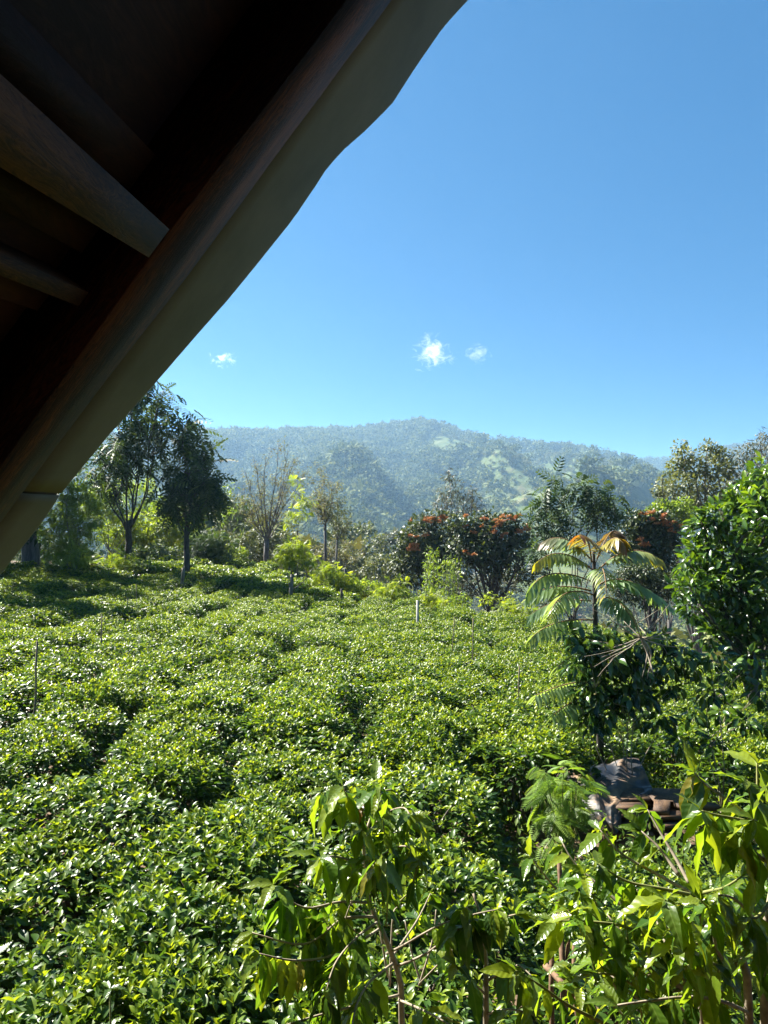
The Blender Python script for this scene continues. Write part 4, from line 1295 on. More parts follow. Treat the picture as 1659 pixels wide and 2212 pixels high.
# the tall coffee shrub in the middle foreground
bx = at(872, 2212, 2.75)
A = thing('coffee_shrub', 'tall coffee shrub with hanging glossy leaves standing before the tea, middle foreground', 'shrub', (bx[0], bx[1], gz(bx[0], bx[1])))
base = (880, VC + (CZ - gz(bx[0], bx[1])) / 2.75 * FV, 2.75)
mb = MB()
tr = spline([at(*base), at(868, 2212, 2.75), at(862, 2112, 2.74), at(831, 2023, 2.72), at(797, 1945, 2.72), at(786, 1840, 2.72), at(786, 1720, 2.70)], 26)
tube(mb, tr, np.linspace(.014, .005, 26), 8)
mb.build('trunk', M['twig'], A, True)
LA = .165
for ctrl, pr, st in [
    ([(790, 1800, 2.72), (770, 1755, 2.68), (735, 1722, 2.62), (700, 1705, 2.58)], 4, .3),
    ([(788, 1790, 2.72), (760, 1740, 2.62), (740, 1700, 2.5)], 3, .3),
    ([(787, 1760, 2.72), (795, 1725, 2.66), (810, 1690, 2.6)], 3, .2),
    ([(788, 1810, 2.72), (830, 1760, 2.7), (870, 1745, 2.66), (885, 1760, 2.6)], 4, .3),
    ([(789, 1800, 2.72), (820, 1720, 2.8), (845, 1705, 2.86)], 3, .2),
    ([(792, 1870, 2.72), (830, 1845, 2.66), (865, 1828, 2.6), (890, 1832, 2.55)], 4, .2),
    ([(790, 1880, 2.72), (760, 1860, 2.6), (720, 1850, 2.5), (690, 1855, 2.45)], 4, .2),
    ([(793, 1900, 2.72), (815, 1870, 2.5), (820, 1850, 2.35)], 3, .3),
    ([(800, 1950, 2.72), (735, 1948, 2.66), (665, 1962, 2.56), (618, 1940, 2.5), (590, 1910, 2.46)], 5, .25),
    ([(812, 1980, 2.72), (740, 1985, 2.6), (690, 2025, 2.5), (640, 2040, 2.44), (545, 2015, 2.4)], 5, .2),
    ([(818, 1990, 2.72), (770, 2025, 2.5), (725, 2080, 2.38), (705, 2140, 2.3)], 5, .3),
    ([(822, 2005, 2.72), (730, 2060, 2.5), (640, 2075, 2.36), (560, 2060, 2.3)], 5, .35),
    ([(850, 2080, 2.73), (800, 2120, 2.5), (770, 2170, 2.34), (760, 2230, 2.25)], 4, .3),
    ([(835, 2060, 2.74), (870, 2043, 2.7), (950, 1998, 2.66), (1025, 1975, 2.6), (1075, 1965, 2.58)], 6, .55),
    ([(850, 2090, 2.74), (920, 2060, 2.66), (985, 2010, 2.6), (1015, 1990, 2.56)], 3, .6),
    ([(845, 2070, 2.74), (900, 1990, 2.9), (930, 1930, 3.0)], 3, .5),
    ([(860, 2150, 2.74), (700, 2190, 2.5), (600, 2220, 2.4)], 5, .3),
    ([(862, 2160, 2.74), (930, 2190, 2.5), (990, 2225, 2.4)], 4, .3)]:
    leafy_branch(A, ctrl, .0055, .0022, st * .8, int(pr * 1.9 + 2), LA * .86, gg, droop=.85)
for k in range(26):
    v0 = gg.uniform(1745, 2190)
    hw = np.interp(v0, [1745, 1900, 2200], [60, 110, 190])
    u0 = 790 + (v0 > 1950) * 20 + gg.uniform(-hw, hw)
    dd = gg.uniform(2.45, 2.85)
    du, dv = gg.normal(0, 22) + (u0 - 790) * .25, gg.uniform(45, 95)
    leafy_branch(A, [(u0, v0, dd), (u0 + du * .6, v0 - dv * .55, dd - .03), (u0 + du, v0 - dv, dd - .06)], .0035, .0016, .15, int(gg.integers(3, 6)), gg.uniform(.085, .13), gg, mat='twig_green', droop=.6)
for ctrl in [[(905, 2130, 2.8), (935, 2030, 2.82), (942, 1965, 2.85)], [(910, 2125, 2.85), (890, 2060, 2.86), (875, 1990, 2.9)], [(842, 2130, 2.8), (848, 1985, 2.82), (858, 1960, 2.84)], [(838, 2110, 2.76), (812, 1960, 2.8), (797, 1920, 2.8)],
             [(730, 2060, 2.6), (745, 1990, 2.6), (760, 1945, 2.58)], [(1020, 2010, 2.6), (905, 2125, 2.7)], [(700, 1905, 2.6), (740, 1890, 2.66), (795, 1930, 2.7)], [(792, 1860, 2.7), (812, 1835, 2.68), (830, 1828, 2.66)]]:
    mb = MB(); c_ = np.array([at(*q) for q in ctrl]); p = spline(c_, 8); tube(mb, p, np.linspace(.005, .0022, 8), 5)
    mb.build('twig', M['twig'], A, True)

# a slighter coffee shrub to its right
bx = at(1062, 2212, 2.6)
Bq = thing('coffee_shrub', 'slighter coffee shrub with a few yellowing leaves right of the tall one', 'shrub', (bx[0], bx[1], gz(bx[0], bx[1])))
mb = MB()
tr = spline([at(1062, VC + (CZ - gz(bx[0], bx[1])) / 2.6 * FV, 2.6), at(1050, 2212, 2.6), at(1050, 2090, 2.62), at(1040, 1990, 2.66), at(1022, 1930, 2.7)], 16)
tube(mb, tr, np.linspace(.014, .004, 16), 7)
mb.build('trunk', M['twig'], Bq, True)
for ctrl, pr, st in [
    ([(1045, 2010, 2.64), (1080, 1985, 2.6), (1115, 1975, 2.55)], 3, .3),
    ([(1050, 2120, 2.62), (1085, 2100, 2.56), (1118, 2085, 2.5), (1150, 2110, 2.45)], 4, .3),
    ([(1050, 2150, 2.6), (1010, 2110, 2.55), (985, 2085, 2.5)], 3, .3),
    ([(1042, 2000, 2.66), (1018, 1970, 2.62), (1005, 1960, 2.6)], 2, .3),
    ([(1052, 2190, 2.6), (1100, 2180, 2.5), (1150, 2190, 2.42)], 4, .3)]:
    leafy_branch(Bq, ctrl, .005, .002, st, pr, .135, gg, droop=.6)

# the big coffee shrub in the near right corner
bx = at(1640, 2212, 2.1)
C_ = thing('coffee_shrub', 'large coffee shrub with pale leaning twigs and big leaves in the near right corner', 'shrub', (bx[0], bx[1], gz(bx[0], bx[1])))
g0 = gz(bx[0], bx[1])
def z7(x, y, d):
    return (1097.2 + x * .3386, 1700.7 + y * .3386, d)
def z3(x, y, d):
    return (1316.6 + x * .2063, 1590.9 + y * .2063, d)
trunks = [[at(1640, VC + (CZ - g0) / 2.1 * FV, 2.1), at(*z7(1640, 1500, 2.1)), at(*z7(1615, 1200, 2.1)), at(*z7(1630, 950, 2.12)), at(*z7(1690, 600, 2.15))],
          [at(1600, VC + (CZ - g0) / 2.2 * FV, 2.2), at(*z7(1540, 1440, 2.2)), at(*z7(1400, 1150, 2.18)), at(*z7(1270, 920, 2.16)), at(*z7(1180, 700, 2.14))],
          [at(1560, VC + (CZ - g0) / 2.3 * FV, 2.3), at(*z7(1250, 1500, 2.3)), at(*z7(1100, 1280, 2.28)), at(*z7(950, 1150, 2.26)), at(*z7(860, 980, 2.25))],
          [at(1660, VC + (CZ - g0) / 2.0 * FV, 2.0), at(*z7(1720, 1200, 2.0)), at(*z7(1700, 700, 2.0)), at(*z7(1620, 330, 2.02)), at(*z7(1590, 200, 2.04))]]
for q in trunks:
    mb = MB(); p = spline(q, 18); tube(mb, p, np.linspace(.016, .006, 18), 7); mb.build('stem', M['twig'], C_, True)
for ctrl, pr, st, L in [
    ([z7(1180, 680, 2.14), z7(960, 560, 2.2), z7(720, 420, 2.24), z7(590, 270, 2.28)], 3, .72, .115),
    ([z7(1160, 620, 2.14), z7(1070, 450, 2.2), z7(980, 300, 2.25), z7(890, 140, 2.3)], 2, .85, .10),
    ([z7(1090, 560, 2.16), z7(1010, 450, 2.2), z7(950, 370, 2.22), z7(850, 280, 2.26)], 3, .5, .11),
    ([z7(950, 1150, 2.26), z7(760, 800, 2.3), z7(560, 610, 2.36), z7(430, 490, 2.4), z7(350, 360, 2.44)], 4, .6, .12),
    ([z7(1180, 690, 2.14), z7(1000, 650, 2.1), z7(760, 600, 2.1), z7(580, 490, 2.1)], 5, .25, .11),
    ([z7(420, 760, 2.5), z7(300, 640, 2.5), z7(220, 540, 2.5), z7(140, 440, 2.5)], 1, .9, .10),
    ([z7(960, 1020, 2.26), z7(780, 900, 2.2), z7(560, 860, 2.16), z7(300, 850, 2.14)], 5, .3, .125),
    ([z7(1100, 1290, 2.28), z7(900, 1310, 2.2), z7(690, 1200, 2.12), z7(540, 1190, 2.08)], 5, .2, .12),
    ([z7(650, 1520, 2.2), z7(400, 1400, 2.1), z7(200, 1260, 2.05), z7(50, 1170, 2.0)], 4, .35, .11),
    ([z7(1260, 930, 2.16), z7(1150, 850, 2.0), z7(1060, 760, 1.9), z7(1000, 720, 1.84)], 4, .2, .14),
    ([z7(1300, 980, 2.16), z7(1180, 1000, 2.0), z7(1090, 960, 1.9)], 4, .2, .14),
    ([z7(1400, 1150, 2.18), z7(1330, 1020, 2.0), z7(1290, 800, 1.9), z7(1230, 720, 1.86)], 5, .3, .145),
    ([z7(1640, 950, 2.12), z7(1520, 780, 2.0), z7(1420, 700, 1.92), z7(1330, 690, 1.86)], 5, .2, .145),
    ([z7(1400, 1160, 2.18), z7(1280, 1120, 2.02), z7(1140, 1140, 1.95)], 4, .3, .125),
    ([z7(1540, 1440, 2.2), z7(1350, 1360, 2.05), z7(1100, 1340, 1.95), z7(700, 1390, 1.9)], 6, .3, .13),
    ([z7(1180, 690, 2.14), z7(1300, 660, 2.1), z7(1380, 640, 2.06), z7(1490, 570, 2.0)], 4, .3, .11),
    ([z3(1540, 1100, 2.02), z3(1480, 870, 2.0), z3(1200, 640, 2.05), z3(1000, 500, 2.08), z3(890, 380, 2.1)], 5, .35, .13),
    ([z3(1540, 980, 2.02), z3(1530, 830, 2.0), z3(1480, 650, 1.98), z3(1440, 460, 1.96)], 4, .3, .125),
    ([z3(1560, 950, 2.03), z3(1555, 700, 2.03), z3(1550, 450, 2.04), z3(1545, 280, 2.05)], 4, .2, .12),
    ([z3(1500, 900, 2.0), z3(1300, 860, 1.96), z3(1100, 820, 1.92), z3(970, 780, 1.9)], 4, .3, .15),
    ([z3(1550, 950, 2.02), z3(1540, 900, 1.94), z3(1510, 870, 1.86)], 4, .3, .155),
    ([z3(1620, 1300, 2.02), z3(1450, 1150, 1.95), z3(1300, 1000, 1.9)], 4, .2, .14),
    ([z7(1690, 700, 2.0), z7(1600, 820, 1.9), z7(1540, 830, 1.85)], 4, .2, .14),
    ([z7(1700, 1000, 2.0), z7(1640, 1080, 1.9), z7(1580, 1060, 1.85)], 3, .2, .13)]:
    leafy_branch(C_, ctrl, .0062, .0024, st, pr, L, gg, mat='twig' if st > .45 or gg.random() < .4 else 'twig_green', droop=.75)
for k in range(60):                               # further leafy shoots filling the shrub
    x0, y0 = gg.uniform(500, 1660), gg.uniform(780, 1560)
    dd = gg.uniform(2.1, 2.7)
    l_ = gg.uniform(160, 330); a_ = R(gg.uniform(85, 150))
    x1, y1 = x0 + l_ * math.cos(a_), y0 - l_ * math.sin(a_)
    leafy_branch(C_, [z7(x0, y0, dd), z7((x0 + x1) / 2 + gg.normal(0, 12), (y0 + y1) / 2, dd - .03), z7(x1, y1, dd - .05)], .004, .0018, .25, int(gg.integers(3, 6)), gg.uniform(.07, .12), gg, mat='twig_green', droop=.5)
for k in range(26):                               # bare pale twigs through the middle of the shrub
    x0, y0 = gg.uniform(650, 1500), gg.uniform(900, 1500)
    dd = gg.uniform(2.15, 2.6)
    l_ = gg.uniform(180, 480)
    a_ = R(gg.uniform(105, 140))
    mb = MB(); p = path(at(*z7(x0, y0, dd)), at(*z7(x0 + l_ * math.cos(a_), y0 - l_ * math.sin(a_), dd + gg.normal(0, .08))), 7, .02, 0, gg)
    tube(mb, p, np.linspace(.0045, .002, 7), 5); mb.build('twig', M['twig'], C_, True)

# ------------------------------------------------------------------ large pinnate plant
LFM = [leaf_mesh('leaflet', M['leaflet'], .27, .25, .05, .10, 600 + k, 4, .7) for k in range(3)]
d0 = 8.8
bx = at(1288, 1500, d0)
sg = gz(bx[0], bx[1])
S_ = thing('pinnate_plant', 'large palm like plant with long drooping pinnate leaves and rusty new tips', 'plant', (bx[0], bx[1], sg))
mb = MB()
p = spline([at(1300, VC + (CZ - sg) / d0 * FV, d0), at(1292, 1480, d0), at(1286, 1340, d0), at(1284, 1240, d0), at(1282, 1190, d0)], 18)
tube(mb, p, np.linspace(.045, .016, 18), 8); mb.build('stem', M['bark_dark'], S_, True)
gp = np.random.default_rng(42)
GRN, PALE, YEL, RUST, BRN = (.12, .21, .075), (.19, .28, .14), (.28, .26, .03), (.22, .09, .03), (.15, .10, .05)
def frond(par, a, mid, tip, da, dm, dt, c0, c1, n=18, ll=.215, lift=0):
    c_ = np.array([at(a[0], a[1], d0 + da), at(mid[0], mid[1], d0 + dm), at(tip[0], tip[1], d0 + dt)])
    t = np.linspace(0, 1, 12)[:, None]
    ctl = 2 * c_[1] - .5 * (c_[0] + c_[2])
    q = (1 - t) ** 2 * c_[0] + 2 * t * (1 - t) * ctl + t * t * c_[2]
    mb = MB(); tube(mb, q, np.linspace(.011, .004, 12), 5, m=0)
    f = mb.build('frond', M['rachis'], par, True)
    tan = unit(np.gradient(q, axis=0))
    for k in range(n):
        fr = .16 + .84 * k / (n - 1)
        i = min(int(fr * 11), 10); w = fr * 11 - i
        P = q[i] * (1 - w) + q[i + 1] * w
        T_ = tan[i]
        side = unit(np.cross(T_, [0, 0, 1.0]))
        L = ll * (.75 + .4 * math.sin(math.pi * min(1, fr * .95))) * gp.uniform(.92, 1.08)
        for s_ in (-1, 1):
            D = side * s_ * .8 + T_ * .42 + np.array([0, 0, -.36 - .2 * fr]) + gp.normal(0, .07, 3)
            N = np.array([0, 0, 1.]) + side * s_ * .75 + gp.normal(0, .1, 3)
            cc = np.array(c0) * (1 - fr ** 2.2) + np.array(c1) * fr ** 2.2
            o = add_leaf(par, LFM, P, D, N, L, gp, cc * gp.uniform(.85, 1.2), 'leaflet')
            mw = o.matrix_basis.copy()
            o.parent = f                      # the rachis mesh is in world space under the plant
            o.matrix_basis = Matrix.Translation(Vector(par.location)) @ mw
M['rachis'] = rough_mat('rachis', (.12, .07, .03), (.24, .15, .07), 20, bump=0)
for fd in [((1279, 1230), (1215, 1196), (1162, 1214), 0, -.25, -.3, GRN, YEL), ((1274, 1206), (1225, 1166), (1178, 1168), 0, -.05, .1, PALE, BRN),
           ((1278, 1214), (1268, 1166), (1250, 1156), 0, -.2, -.45, YEL, RUST), ((1290, 1206), (1312, 1160), (1329, 1146), 0, .3, .4, BRN, BRN),
           ((1292, 1198), (1325, 1163), (1344, 1176), 0, -.2, -.25, YEL, RUST), ((1298, 1226), (1360, 1190), (1422, 1206), 0, -.2, -.25, PALE, YEL),
           ((1278, 1256), (1190, 1240), (1141, 1284), 0, -.3, -.35, PALE, GRN), ((1276, 1276), (1200, 1268), (1142, 1292), 0, -.1, 0, PALE, PALE),
           ((1280, 1284), (1222, 1282), (1188, 1330), 0, -.55, -.9, PALE, PALE), ((1282, 1252), (1300, 1226), (1310, 1282), 0, -.6, -1.1, GRN, YEL),
           ((1296, 1262), (1362, 1256), (1444, 1308), 0, -.2, -.1, GRN, PALE), ((1294, 1296), (1330, 1296), (1366, 1340), 0, -.5, -.7, GRN, PALE),
           ((1276, 1298), (1205, 1300), (1146, 1328), 0, .2, .3, PALE, PALE), ((1286, 1340), (1205, 1345), (1148, 1378), 0, -.3, -.4, PALE, PALE),
           ((1288, 1470), (1225, 1478), (1158, 1502), 0, -.5, -.8, PALE, PALE), ((1290, 1500), (1240, 1515), (1195, 1545), 0, -.6, -.9, GRN, PALE), ((1284, 1400), (1250, 1410), (1205, 1440), 0, -.4, -.6, GRN, PALE)]:
    frond(S_, *fd)

# ------------------------------------------------------------------ coffee thicket behind the woodpile and its dry branches
tree('coffee_shrub', 'dark many stemmed coffee shrub behind the covered woodpile', 'shrub', 1360, 8.0,
     [(1290, 1400, 36), (1285, 1460, 38), (1300, 1525, 34), (1270, 1560, 24), (1350, 1420, 40), (1360, 1500, 40), (1228, 1372, 24), (1262, 1392, 30), (1310, 1372, 26), (1275, 1430, 32), (1240, 1440, 24), (1320, 1420, 34), (1370, 1395, 30), (1425, 1385, 28), (1380, 1450, 34), (1335, 1480, 32), (1430, 1440, 32), (1285, 1490, 28), (1400, 1500, 30), (1450, 1490, 26), (1250, 1500, 18), (1330, 1535, 26), (1430, 1550, 26), (1300, 1560, 16), (1475, 1420, 26), (1380, 1560, 20)],
     'coffee_far', LEAF6, .13, 3.6, 290, r0=.03, fork=.12, droop=.7, bark='twig', tint=(0, .95), upn=.4, inner=.2, toptint=.25)
tree('coffee_shrub', 'loose coffee shrub right of the dry branches, below the glossy tree', 'shrub', 1560, 8.0,
     [(1500, 1440, 26), (1540, 1420, 26), (1580, 1450, 30), (1530, 1490, 28), (1620, 1430, 26), (1500, 1540, 26), (1570, 1540, 28), (1640, 1490, 30), (1610, 1560, 26), (1470, 1600, 24), (1540, 1600, 24), (1660, 1560, 28)],
     'coffee_far', LEAF6, .13, 3.2, 291, r0=.03, fork=.15, droop=.7, bark='twig', tint=(.1, 1), upn=.4, inner=.2, toptint=.2)
dz = 7.7
hub = at(1385, 1378, dz)
Dd = thing('dry_branch', 'dry pale branch with splayed bare twigs caught in the coffee shrub', 'branch', hub)
gd = np.random.default_rng(8)
mb = MB()
for (x_, y_) in [(640, 1270), (600, 1520), (650, 1545), (985, 1255), (1140, 1462), (1050, 1360), (820, 1235), (700, 1330), (560, 1490), (740, 1290), (930, 1300), (1080, 1400), (780, 1200)]:
    e = at(1097 + x_ * .3386, 905 + y_ * .3386, dz + gd.normal(0, .25))
    pp = path(hub, e, 7, .03, .02, gd); tube(mb, pp, np.linspace(.008, .003, 7), 5)
    for q in range(2):
        tube(mb, path(pp[gd.integers(3, 6)], e + gd.normal(0, .12, 3), 4, .04, 0, gd), np.linspace(.004, .002, 4), 4)
for k in range(5):
    e = at(1405 + gd.normal(0, 10), 1462 + gd.normal(0, 14), dz + gd.normal(0, .1))
    m_ = at(1397 + gd.normal(0, 4), 1410, dz)
    tube(mb, spline([hub, m_, e], 8), np.linspace(.012, .004, 8), 5)
mb.build('twigs', M['twig'], Dd)

# ------------------------------------------------------------------ covered woodpile
M['plank'] = wood_mat('plank_wood', (.02, .013, .009), (.075, .045, .026), (.17, .10, .052), (1, .1, 0), 9)
m, nt, p, out = nodes('plastic_sheet')
tc = N_(nt, 'ShaderNodeTexCoord')
n1 = N_(nt, 'ShaderNodeTexNoise'); n1.inputs['Scale'].default_value = 3.2; n1.inputs['Detail'].default_value = 8; n1.inputs['Roughness'].default_value = .6
nt.links.new(tc.outputs['Object'], n1.inputs['Vector'])
nt.links.new(ramp(nt, n1.outputs['Fac'], [(.40, (.010, .011, .013)), (.49, (.03, .028, .026)), (.57, (.17, .105, .058)), (.72, (.30, .20, .115))]), p.inputs['Base Color'])
nt.links.new(ramp(nt, n1.outputs['Fac'], [(.45, (.38, .38, .38)), (.6, (.9, .9, .9))]), p.inputs['Roughness'])
M['plastic'] = m
def grid_sheet(ctrl, k, fold, seed):
    c_ = np.array([[at(*q) for q in row] for row in ctrl])
    r_, cc = c_.shape[:2]
    a_ = np.array([spline(c_[i], k) for i in range(r_)])
    b_ = np.array([spline(a_[:, j], k) for j in range(k)]).transpose(1, 0, 2)
    gs = np.random.default_rng(seed)
    uu, vv = np.meshgrid(np.linspace(0, 1, k), np.linspace(0, 1, k))
    ph = gs.uniform(0, 6.28, 6)
    h = np.sin(uu * 19 + vv * 6 + ph[0]) * .5 + np.sin(uu * 33 - vv * 9 + ph[1]) * .3 + np.sin(uu * 9 + vv * 25 + ph[2]) * .35
    h = h + .7 * (1 - np.abs(np.sin(uu * 11 + vv * 5 + ph[3] + .6 * np.sin(vv * 9)))) ** 3 + .5 * (1 - np.abs(np.sin(uu * 6 - vv * 13 + ph[5]))) ** 4
    b_[..., 2] += fold * h
    b_[..., 1] += fold * .7 * np.sin(uu * 27 + vv * 3 + ph[4])
    V = b_.reshape(-1, 3)
    i, j = np.meshgrid(np.arange(k - 1), np.arange(k - 1), indexing='ij')
    F = np.stack([i * k + j, i * k + j + 1, (i + 1) * k + j + 1, (i + 1) * k + j], -1).reshape(-1, 4)
    mb = MB(); mb.add(V, [F]); mb.add(V - [0, 0, .004], [F[:, ::-1]])
    return mb
tarp = grid_sheet([[(1206, 1655, 8.1), (1250, 1652, 8.1), (1300, 1650, 8.15), (1340, 1642, 8.2), (1378, 1634, 8.2)],
                   [(1225, 1690, 7.7), (1262, 1688, 7.65), (1305, 1692, 7.7), (1350, 1688, 7.8), (1400, 1685, 7.85)],
                   [(1252, 1728, 7.3), (1285, 1728, 7.2), (1312, 1732, 7.3), (1352, 1722, 7.5), (1410, 1712, 7.6)],
                   [(1272, 1768, 7.05), (1302, 1765, 6.92), (1324, 1762, 6.98), (1346, 1732, 7.38), (1400, 1722, 7.5)],
                   [(1290, 1806, 6.98), (1316, 1804, 6.84), (1340, 1790, 6.9), (1346, 1738, 7.36), (1394, 1728, 7.48)]], 70, .020, 4)
to = tarp.build('plastic_sheet', M['plastic'], smooth_=True)
tag(to, 'crumpled black plastic sheet with tan dust draped over the woodpile', 'sheet')
gk = np.random.default_rng(12)
xw0, xw1 = (1300 - UC) / FV * 7.4, (1480 - UC) / FV * 7.4
zg = gz(2.6, 7.4)
levels = np.arange(CZ - 3.17, CZ - 2.96, .062)
desc = ['brown plank', 'dark split plank', 'short pale plank', 'weathered plank', 'thick offcut', 'reddish plank']
pos = ['in the bottom layer of the woodpile', 'in the second layer of the woodpile', 'in the third layer of the woodpile', 'in the fourth layer of the woodpile', 'in the fifth layer of the woodpile', 'on top of the woodpile']
pmesh = []
for k in range(6):
    mb = MB(); box(mb, (0, 0, 0), gk.uniform(.22, .42), gk.uniform(.10, .16), gk.uniform(.034, .052), jit=.004, g=gk)
    me = mb.mesh('plank', M['plank']); pmesh.append(me)
for li, z_ in enumerate(levels):
    x_ = xw0 + .0
    ki = 0
    yoff = 7.12 + .045 * li
    while x_ < xw1 - .1:
        me = pmesh[(li * 3 + ki * 2 + 1) % 6]
        wv = max(v.co.x for v in me.vertices)
        o = obj('plank', me, loc=(x_ + wv, yoff + gk.normal(0, .03), z_ + .03))
        o.rotation_euler = (gk.normal(0, .05), gk.normal(0, .04), gk.normal(0, .09))
        if gk.random() < .2:
            o.rotation_euler.z += 1.2
        tag(o, f'{desc[(li * 3 + ki * 2 + 1) % 6]} {["at the left", "near the middle", "at the right", "at the far right"][min(ki, 3)]} {pos[min(li, 5)]}', 'plank', 'planks stacked under the black sheet')
        x_ += 2 * wv + gk.uniform(.005, .03); ki += 1
    # a second row behind holds the sheet up
for li, z_ in enumerate(levels):
    for q in range(2):
        o = obj('plank', pmesh[(li + q) % 6], loc=(xw0 + .3 + q * .45, 7.55 + gk.normal(0, .03), z_ + .03))
        o.rotation_euler.z = gk.normal(0, .08)
        o.scale = (1.2, 2.2, 1)
        tag(o, f'broad plank {["left", "right"][q]} of centre behind the front planks, {["lowest", "second", "third", "topmost", "top"][li]} layer', 'plank', 'planks stacked under the black sheet')
for q, nm in ((0, 'left'), (1, 'right')):
    mb = MB(); box(mb, (0, 0, 0), .12, .75, CZ - 3.17 - zg + .02, jit=.004, g=gk)
    o = mb.build('bearer', M['plank'], loc=(xw0 + .12 + q * (xw1 - xw0 - .3), 7.4, (CZ - 3.17 + zg - .02) / 2))
    tag(o, f'dark wooden bearer under the {nm} end of the woodpile', 'timber')

# feathery green plant beside the pile
FERN = T_frond(13, .26, .055, .4)
bx = at(1222, 1790, 6.5)
fg = gz(bx[0], bx[1])
fp = thing('fern', 'bright feathery fern like plant hanging beside the black sheet', 'plant', (bx[0], bx[1], fg))
gf = np.random.default_rng(31)
mt, mc = MB(), MB()
for k, (u_, v_) in enumerate([(1180, 1670), (1215, 1660), (1250, 1680), (1195, 1700), (1235, 1710), (1175, 1725), (1215, 1740), (1255, 1745), (1190, 1765), (1230, 1775), (1205, 1800), (1245, 1710)]):
    e = at(u_, v_, 6.5 + gf.normal(0, .12))
    tube(mt, path([bx[0], bx[1], fg - .05], e, 6, .04, -.05, gf), np.linspace(.011, .004, 6), 5)
    n = 9
    D = rdir(n, gf) * [1, 1, .5] + [0, -.1, -.15]
    N = np.tile([0, 0, 1.0], (n, 1)) + gf.normal(0, .25, (n, 3))
    scatter(mc, FERN, np.tile(e, (n, 1)) + gf.normal(0, .04, (n, 3)), D, N, gf.uniform(.16, .27, n), gf.uniform(.2, 1, n))
mt.build('stem', M['twig_green'], fp); mc.build('fronds', M['fern'], fp)['kind'] = 'stuff'

# ------------------------------------------------------------------ posts and stakes
M['concrete'] = rough_mat('pale_concrete', (.26, .26, .23), (.42, .41, .37), 9, bump=.2, dist=.006)
M['stake'] = rough_mat('stake_wood', (.10, .08, .05), (.22, .18, .12), 12, stretch=(2, 2, .4), bump=.3, dist=.006)
def post(name, label, cat, u, v_top, d, w, mat, lean=(0, 0), square=False, group=None):
    x = (u - UC) / FV * d
    b = gz(x, d)
    top = at(u, v_top, d)[2]
    t = None
    mb = MB()
    n = 7
    p = np.stack([np.linspace(0, lean[0], n), np.linspace(0, lean[1], n), np.linspace(-.25, top - b, n)], 1)
    if square:
        box(mb, (0, 0, (top - b) / 2 - .12), w, w, top - b + .24, jit=.004)
    else:
        p[1:-1, :2] += rng.normal(0, w * .18, (n - 2, 2))
        tube(mb, p, np.full(n, w / 2) * (1 + rng.normal(0, .05, n)), 7)
    o = mb.build(name, mat, loc=(x, d, b))
    tag(o, label, cat, group)
    return o
post('post', 'pale square concrete post standing at the lower edge of the tea', 'post', 902, 1297, 20, .07, M['concrete'], square=True)
post('post', 'weathered wooden post in shade below the dense dark tree', 'post', 395, 1226, 28, .13, M['stake'], lean=(.02, 0))
post('post', 'short dark post below the pollarded tree', 'post', 738, 1272, 26, .09, M['bark_dark'])
for u_, v_, d_, ln, lb in [(64, 1385, 8.4, (.09, 0), 'thin leaning bamboo stake sticking out of the tea on the left'), (220, 1328, 13, (0, 0), 'thin upright stake at the edge of the tree shade'), (299, 1262, 20, (-.06, 0), 'thin stake inside the tree shade'),
                           (276, 1290, 18, (0, 0), 'short thin stake in the tree shade'), (1018, 1335, 14.5, (.04, 0), 'thin dark stake in the tea right of the pale post'), (973, 1334, 16.5, (.09, 0), 'thin leaning stake just below the pale post'), (1118, 1438, 11.5, (.03, 0), 'thin stake in the tea left of the pinnate plant')]:
    post('stake', lb, 'stake', u_, v_, d_, .024, M['stake'], ln, group='stakes in the tea')

M['stick'] = rough_mat('stick_bark', (.06, .035, .02), (.20, .12, .07), 25, bump=.5, dist=.004)
# ------------------------------------------------------------------ sticks and litter in the dark corner
for k, (a_, b_, r_, lb) in enumerate([((1178, 2086, 2.75), (1258, 2168, 2.5), .012, 'thick brown stick lying across the dark gap'), ((1200, 2212, 2.9), (1192, 2060, 2.95), .014, 'upright brown stick leftmost in the dark gap'), ((1222, 2230, 2.9), (1212, 2010, 2.95), .016, 'tall brown stick in the dark gap'),
                                      ((1246, 2240, 2.9), (1240, 2040, 2.95), .012, 'thin brown stick in the dark gap'), ((1210, 1980, 3.2), (1207, 1850, 3.25), .015, 'brown stick standing under the fern like plant'), ((1226, 1990, 3.2), (1230, 1880, 3.25), .011, 'thin brown stick beside the other under the fern like plant')]):
    A_, B_ = at(*a_), at(*b_)
    if k:
        A_ = A_ + (A_ - B_) * 2.2
        A_[2] = max(A_[2], gz(A_[0], A_[1]) - .05)
    mb = MB(); tube(mb, path(A_, B_, 7, .03, 0, gk), np.linspace(r_, r_ * .7, 7), 7)
    tag(mb.build('stick', M['stick']), lb, 'stick', 'sticks in the dark gap')
# sapling sprig in the near left gap
bx = at(240, 2170, 2.95)
sg_ = gz(bx[0], bx[1])
sp_ = thing('tea_sprig', 'young tea sprig with round pale leaves in the near left gap', 'plant', (bx[0], bx[1], sg_))
tp = at(237, 2135, 2.95)
mb = MB(); p = path([bx[0], bx[1], sg_ - .05], tp, 9, .01, 0, gk); tube(mb, p, np.linspace(.008, .0035, 9), 5); mb.build('stem', M['twig_green'], sp_, True)
for k in range(13):
    f_ = 8 - k // 3 * .5
    P = p[int(f_)]
    a_ = k * 2.4
    add_leaf(sp_, CL, P, [math.cos(a_), math.sin(a_), .25 if k < 5 else -.1], np.array([0, 0, 1.0]), gk.uniform(.06, .085), gk, np.array([(.07, .13, .03), (.12, .19, .025)][k % 2]))

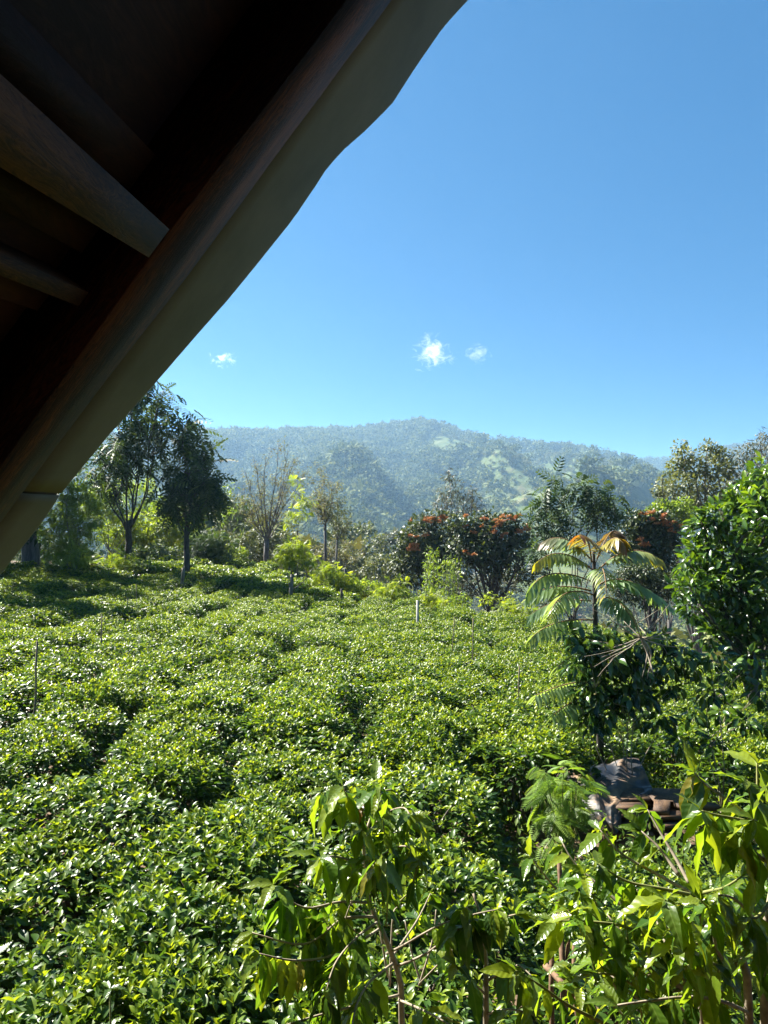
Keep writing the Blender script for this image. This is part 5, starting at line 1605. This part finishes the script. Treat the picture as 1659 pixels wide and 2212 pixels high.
# ------------------------------------------------------------------ weeds and undergrowth (nobody could count them)
gu = np.random.default_rng(61)
mb = MB()
n = 0
while n < 2600:
    y_ = gu.uniform(1.6, 12)
    x_ = gu.uniform(-1, 8.5)
    if y_ < 3.2 and x_ < .3 and gu.random() < .5:
        continue
    if x_ < .35 * y_ - 1.6 and y_ > 3.4:
        continue
    if 1.4 < x_ < 3.4 and 6.7 < y_ < 8.0:
        continue
    h = .1 + .35 * max(0, noise.noise((x_ * 1.1, y_ * 1.1, 5))) + gu.uniform(0, .15)
    c_ = np.array([x_, y_, gz(x_, y_) + h])
    clump(mb, LEAF, c_, (.2, .2, h * .8 + .05), 26, .06 if y_ < 5 else .08, gu, .1, (.1, .95), inner=.1)
    n += 1
u_ = mb.build('undergrowth', M['light']); tag(u_, 'leafy weeds covering the ground between the near shrubs', 'weeds', kind='stuff')
mb = MB()
n = 0
while n < 1500:
    x_ = gu.uniform(-24, 16); y_ = yfar(x_) + gu.uniform(-.3, 14) if x_ < 8.5 else gu.uniform(8, 30)
    if x_ < -10 and y_ > 36: 
        y_ = gu.uniform(31, 40)
    c_ = np.array([x_, y_, gz(x_, y_) + gu.uniform(.1, .5)])
    clump(mb, LEAF, c_, (.45, .45, .4), 30, .17, gu, 0, (.1, .9), inner=.1)
    n += 1
u_ = mb.build('grass_and_weeds', M['olive']); tag(u_, 'rough grass and weeds along the outer edge of the tea field', 'weeds', kind='stuff')

# ------------------------------------------------------------------ clouds
def cloud_mat(seed, dens, sc, lo):
    m = bpy.data.materials.new('cloud_vapour'); m.use_nodes = True
    nt = m.node_tree; nt.nodes.clear()
    out = N_(nt, 'ShaderNodeOutputMaterial'); pv = N_(nt, 'ShaderNodeVolumePrincipled')
    tc = N_(nt, 'ShaderNodeTexCoord')
    n = N_(nt, 'ShaderNodeTexNoise', noise_dimensions='4D'); n.inputs['W'].default_value = seed; n.inputs['Scale'].default_value = sc; n.inputs['Detail'].default_value = 5; n.inputs['Roughness'].default_value = .6
    n.inputs['Distortion'].default_value = 1.1
    nt.links.new(tc.outputs['Object'], n.inputs['Vector'])
    ln = N_(nt, 'ShaderNodeVectorMath', operation='LENGTH'); nt.links.new(tc.outputs['Object'], ln.inputs[0])
    # the ball of vapour thins towards its rim
    a = N_(nt, 'ShaderNodeMath', operation='MULTIPLY_ADD'); nt.links.new(ln.outputs['Value'], a.inputs[0]); a.inputs[1].default_value = -.26; nt.links.new(n.outputs['Fac'], a.inputs[2])
    mr = N_(nt, 'ShaderNodeMapRange'); nt.links.new(a.outputs[0], mr.inputs[0]); mr.inputs[1].default_value = lo; mr.inputs[2].default_value = lo + .16; mr.inputs[3].default_value = 0; mr.inputs[4].default_value = dens
    nt.links.new(mr.outputs[0], pv.inputs['Density'])
    pv.inputs['Color'].default_value = (1, 1, 1, 1)
    pv.inputs['Anisotropy'].default_value = .3
    nt.links.new(pv.outputs[0], out.inputs['Volume'])
    return m
def cloud(label, u, v, ru, rv, d, seed, dens, sc=1.6, lo=.40, name='cloud', rot=0):
    c_ = at(u, v, d)
    import bmesh
    bm = bmesh.new(); bmesh.ops.create_icosphere(bm, subdivisions=3, radius=1)
    me = bpy.data.meshes.new('cloud'); bm.to_mesh(me); bm.free()
    me.materials.append(cloud_mat(seed, dens, sc, lo))
    o = obj('cloud', me, loc=c_)
    o.scale = (ru * px(d), rv * px(d) * 1.2, rv * px(d))
    o.rotation_euler.y = rot
    tag(o, label, name)
    o.name = name
    return o
cloud('torn white cloud above the mountain crest', 936, 763, 64, 46, 4600, 2.0, .010, 2.3)
cloud('faint wisp of cloud right of the torn white cloud', 1036, 764, 40, 30, 4600, 5.0, .006, 2.0)
cloud('small white puff of cloud near the roof edge', 480, 776, 36, 26, 4600, 9.0, .012, 2.0)

sm = cloud('thin bluish smoke drifting up from the gap at the mountain foot', 1330, 1003, 52, 17, 1180, 4.0, .006, 1.6, .34, 'smoke', .55)
sm['kind'] = 'stuff'
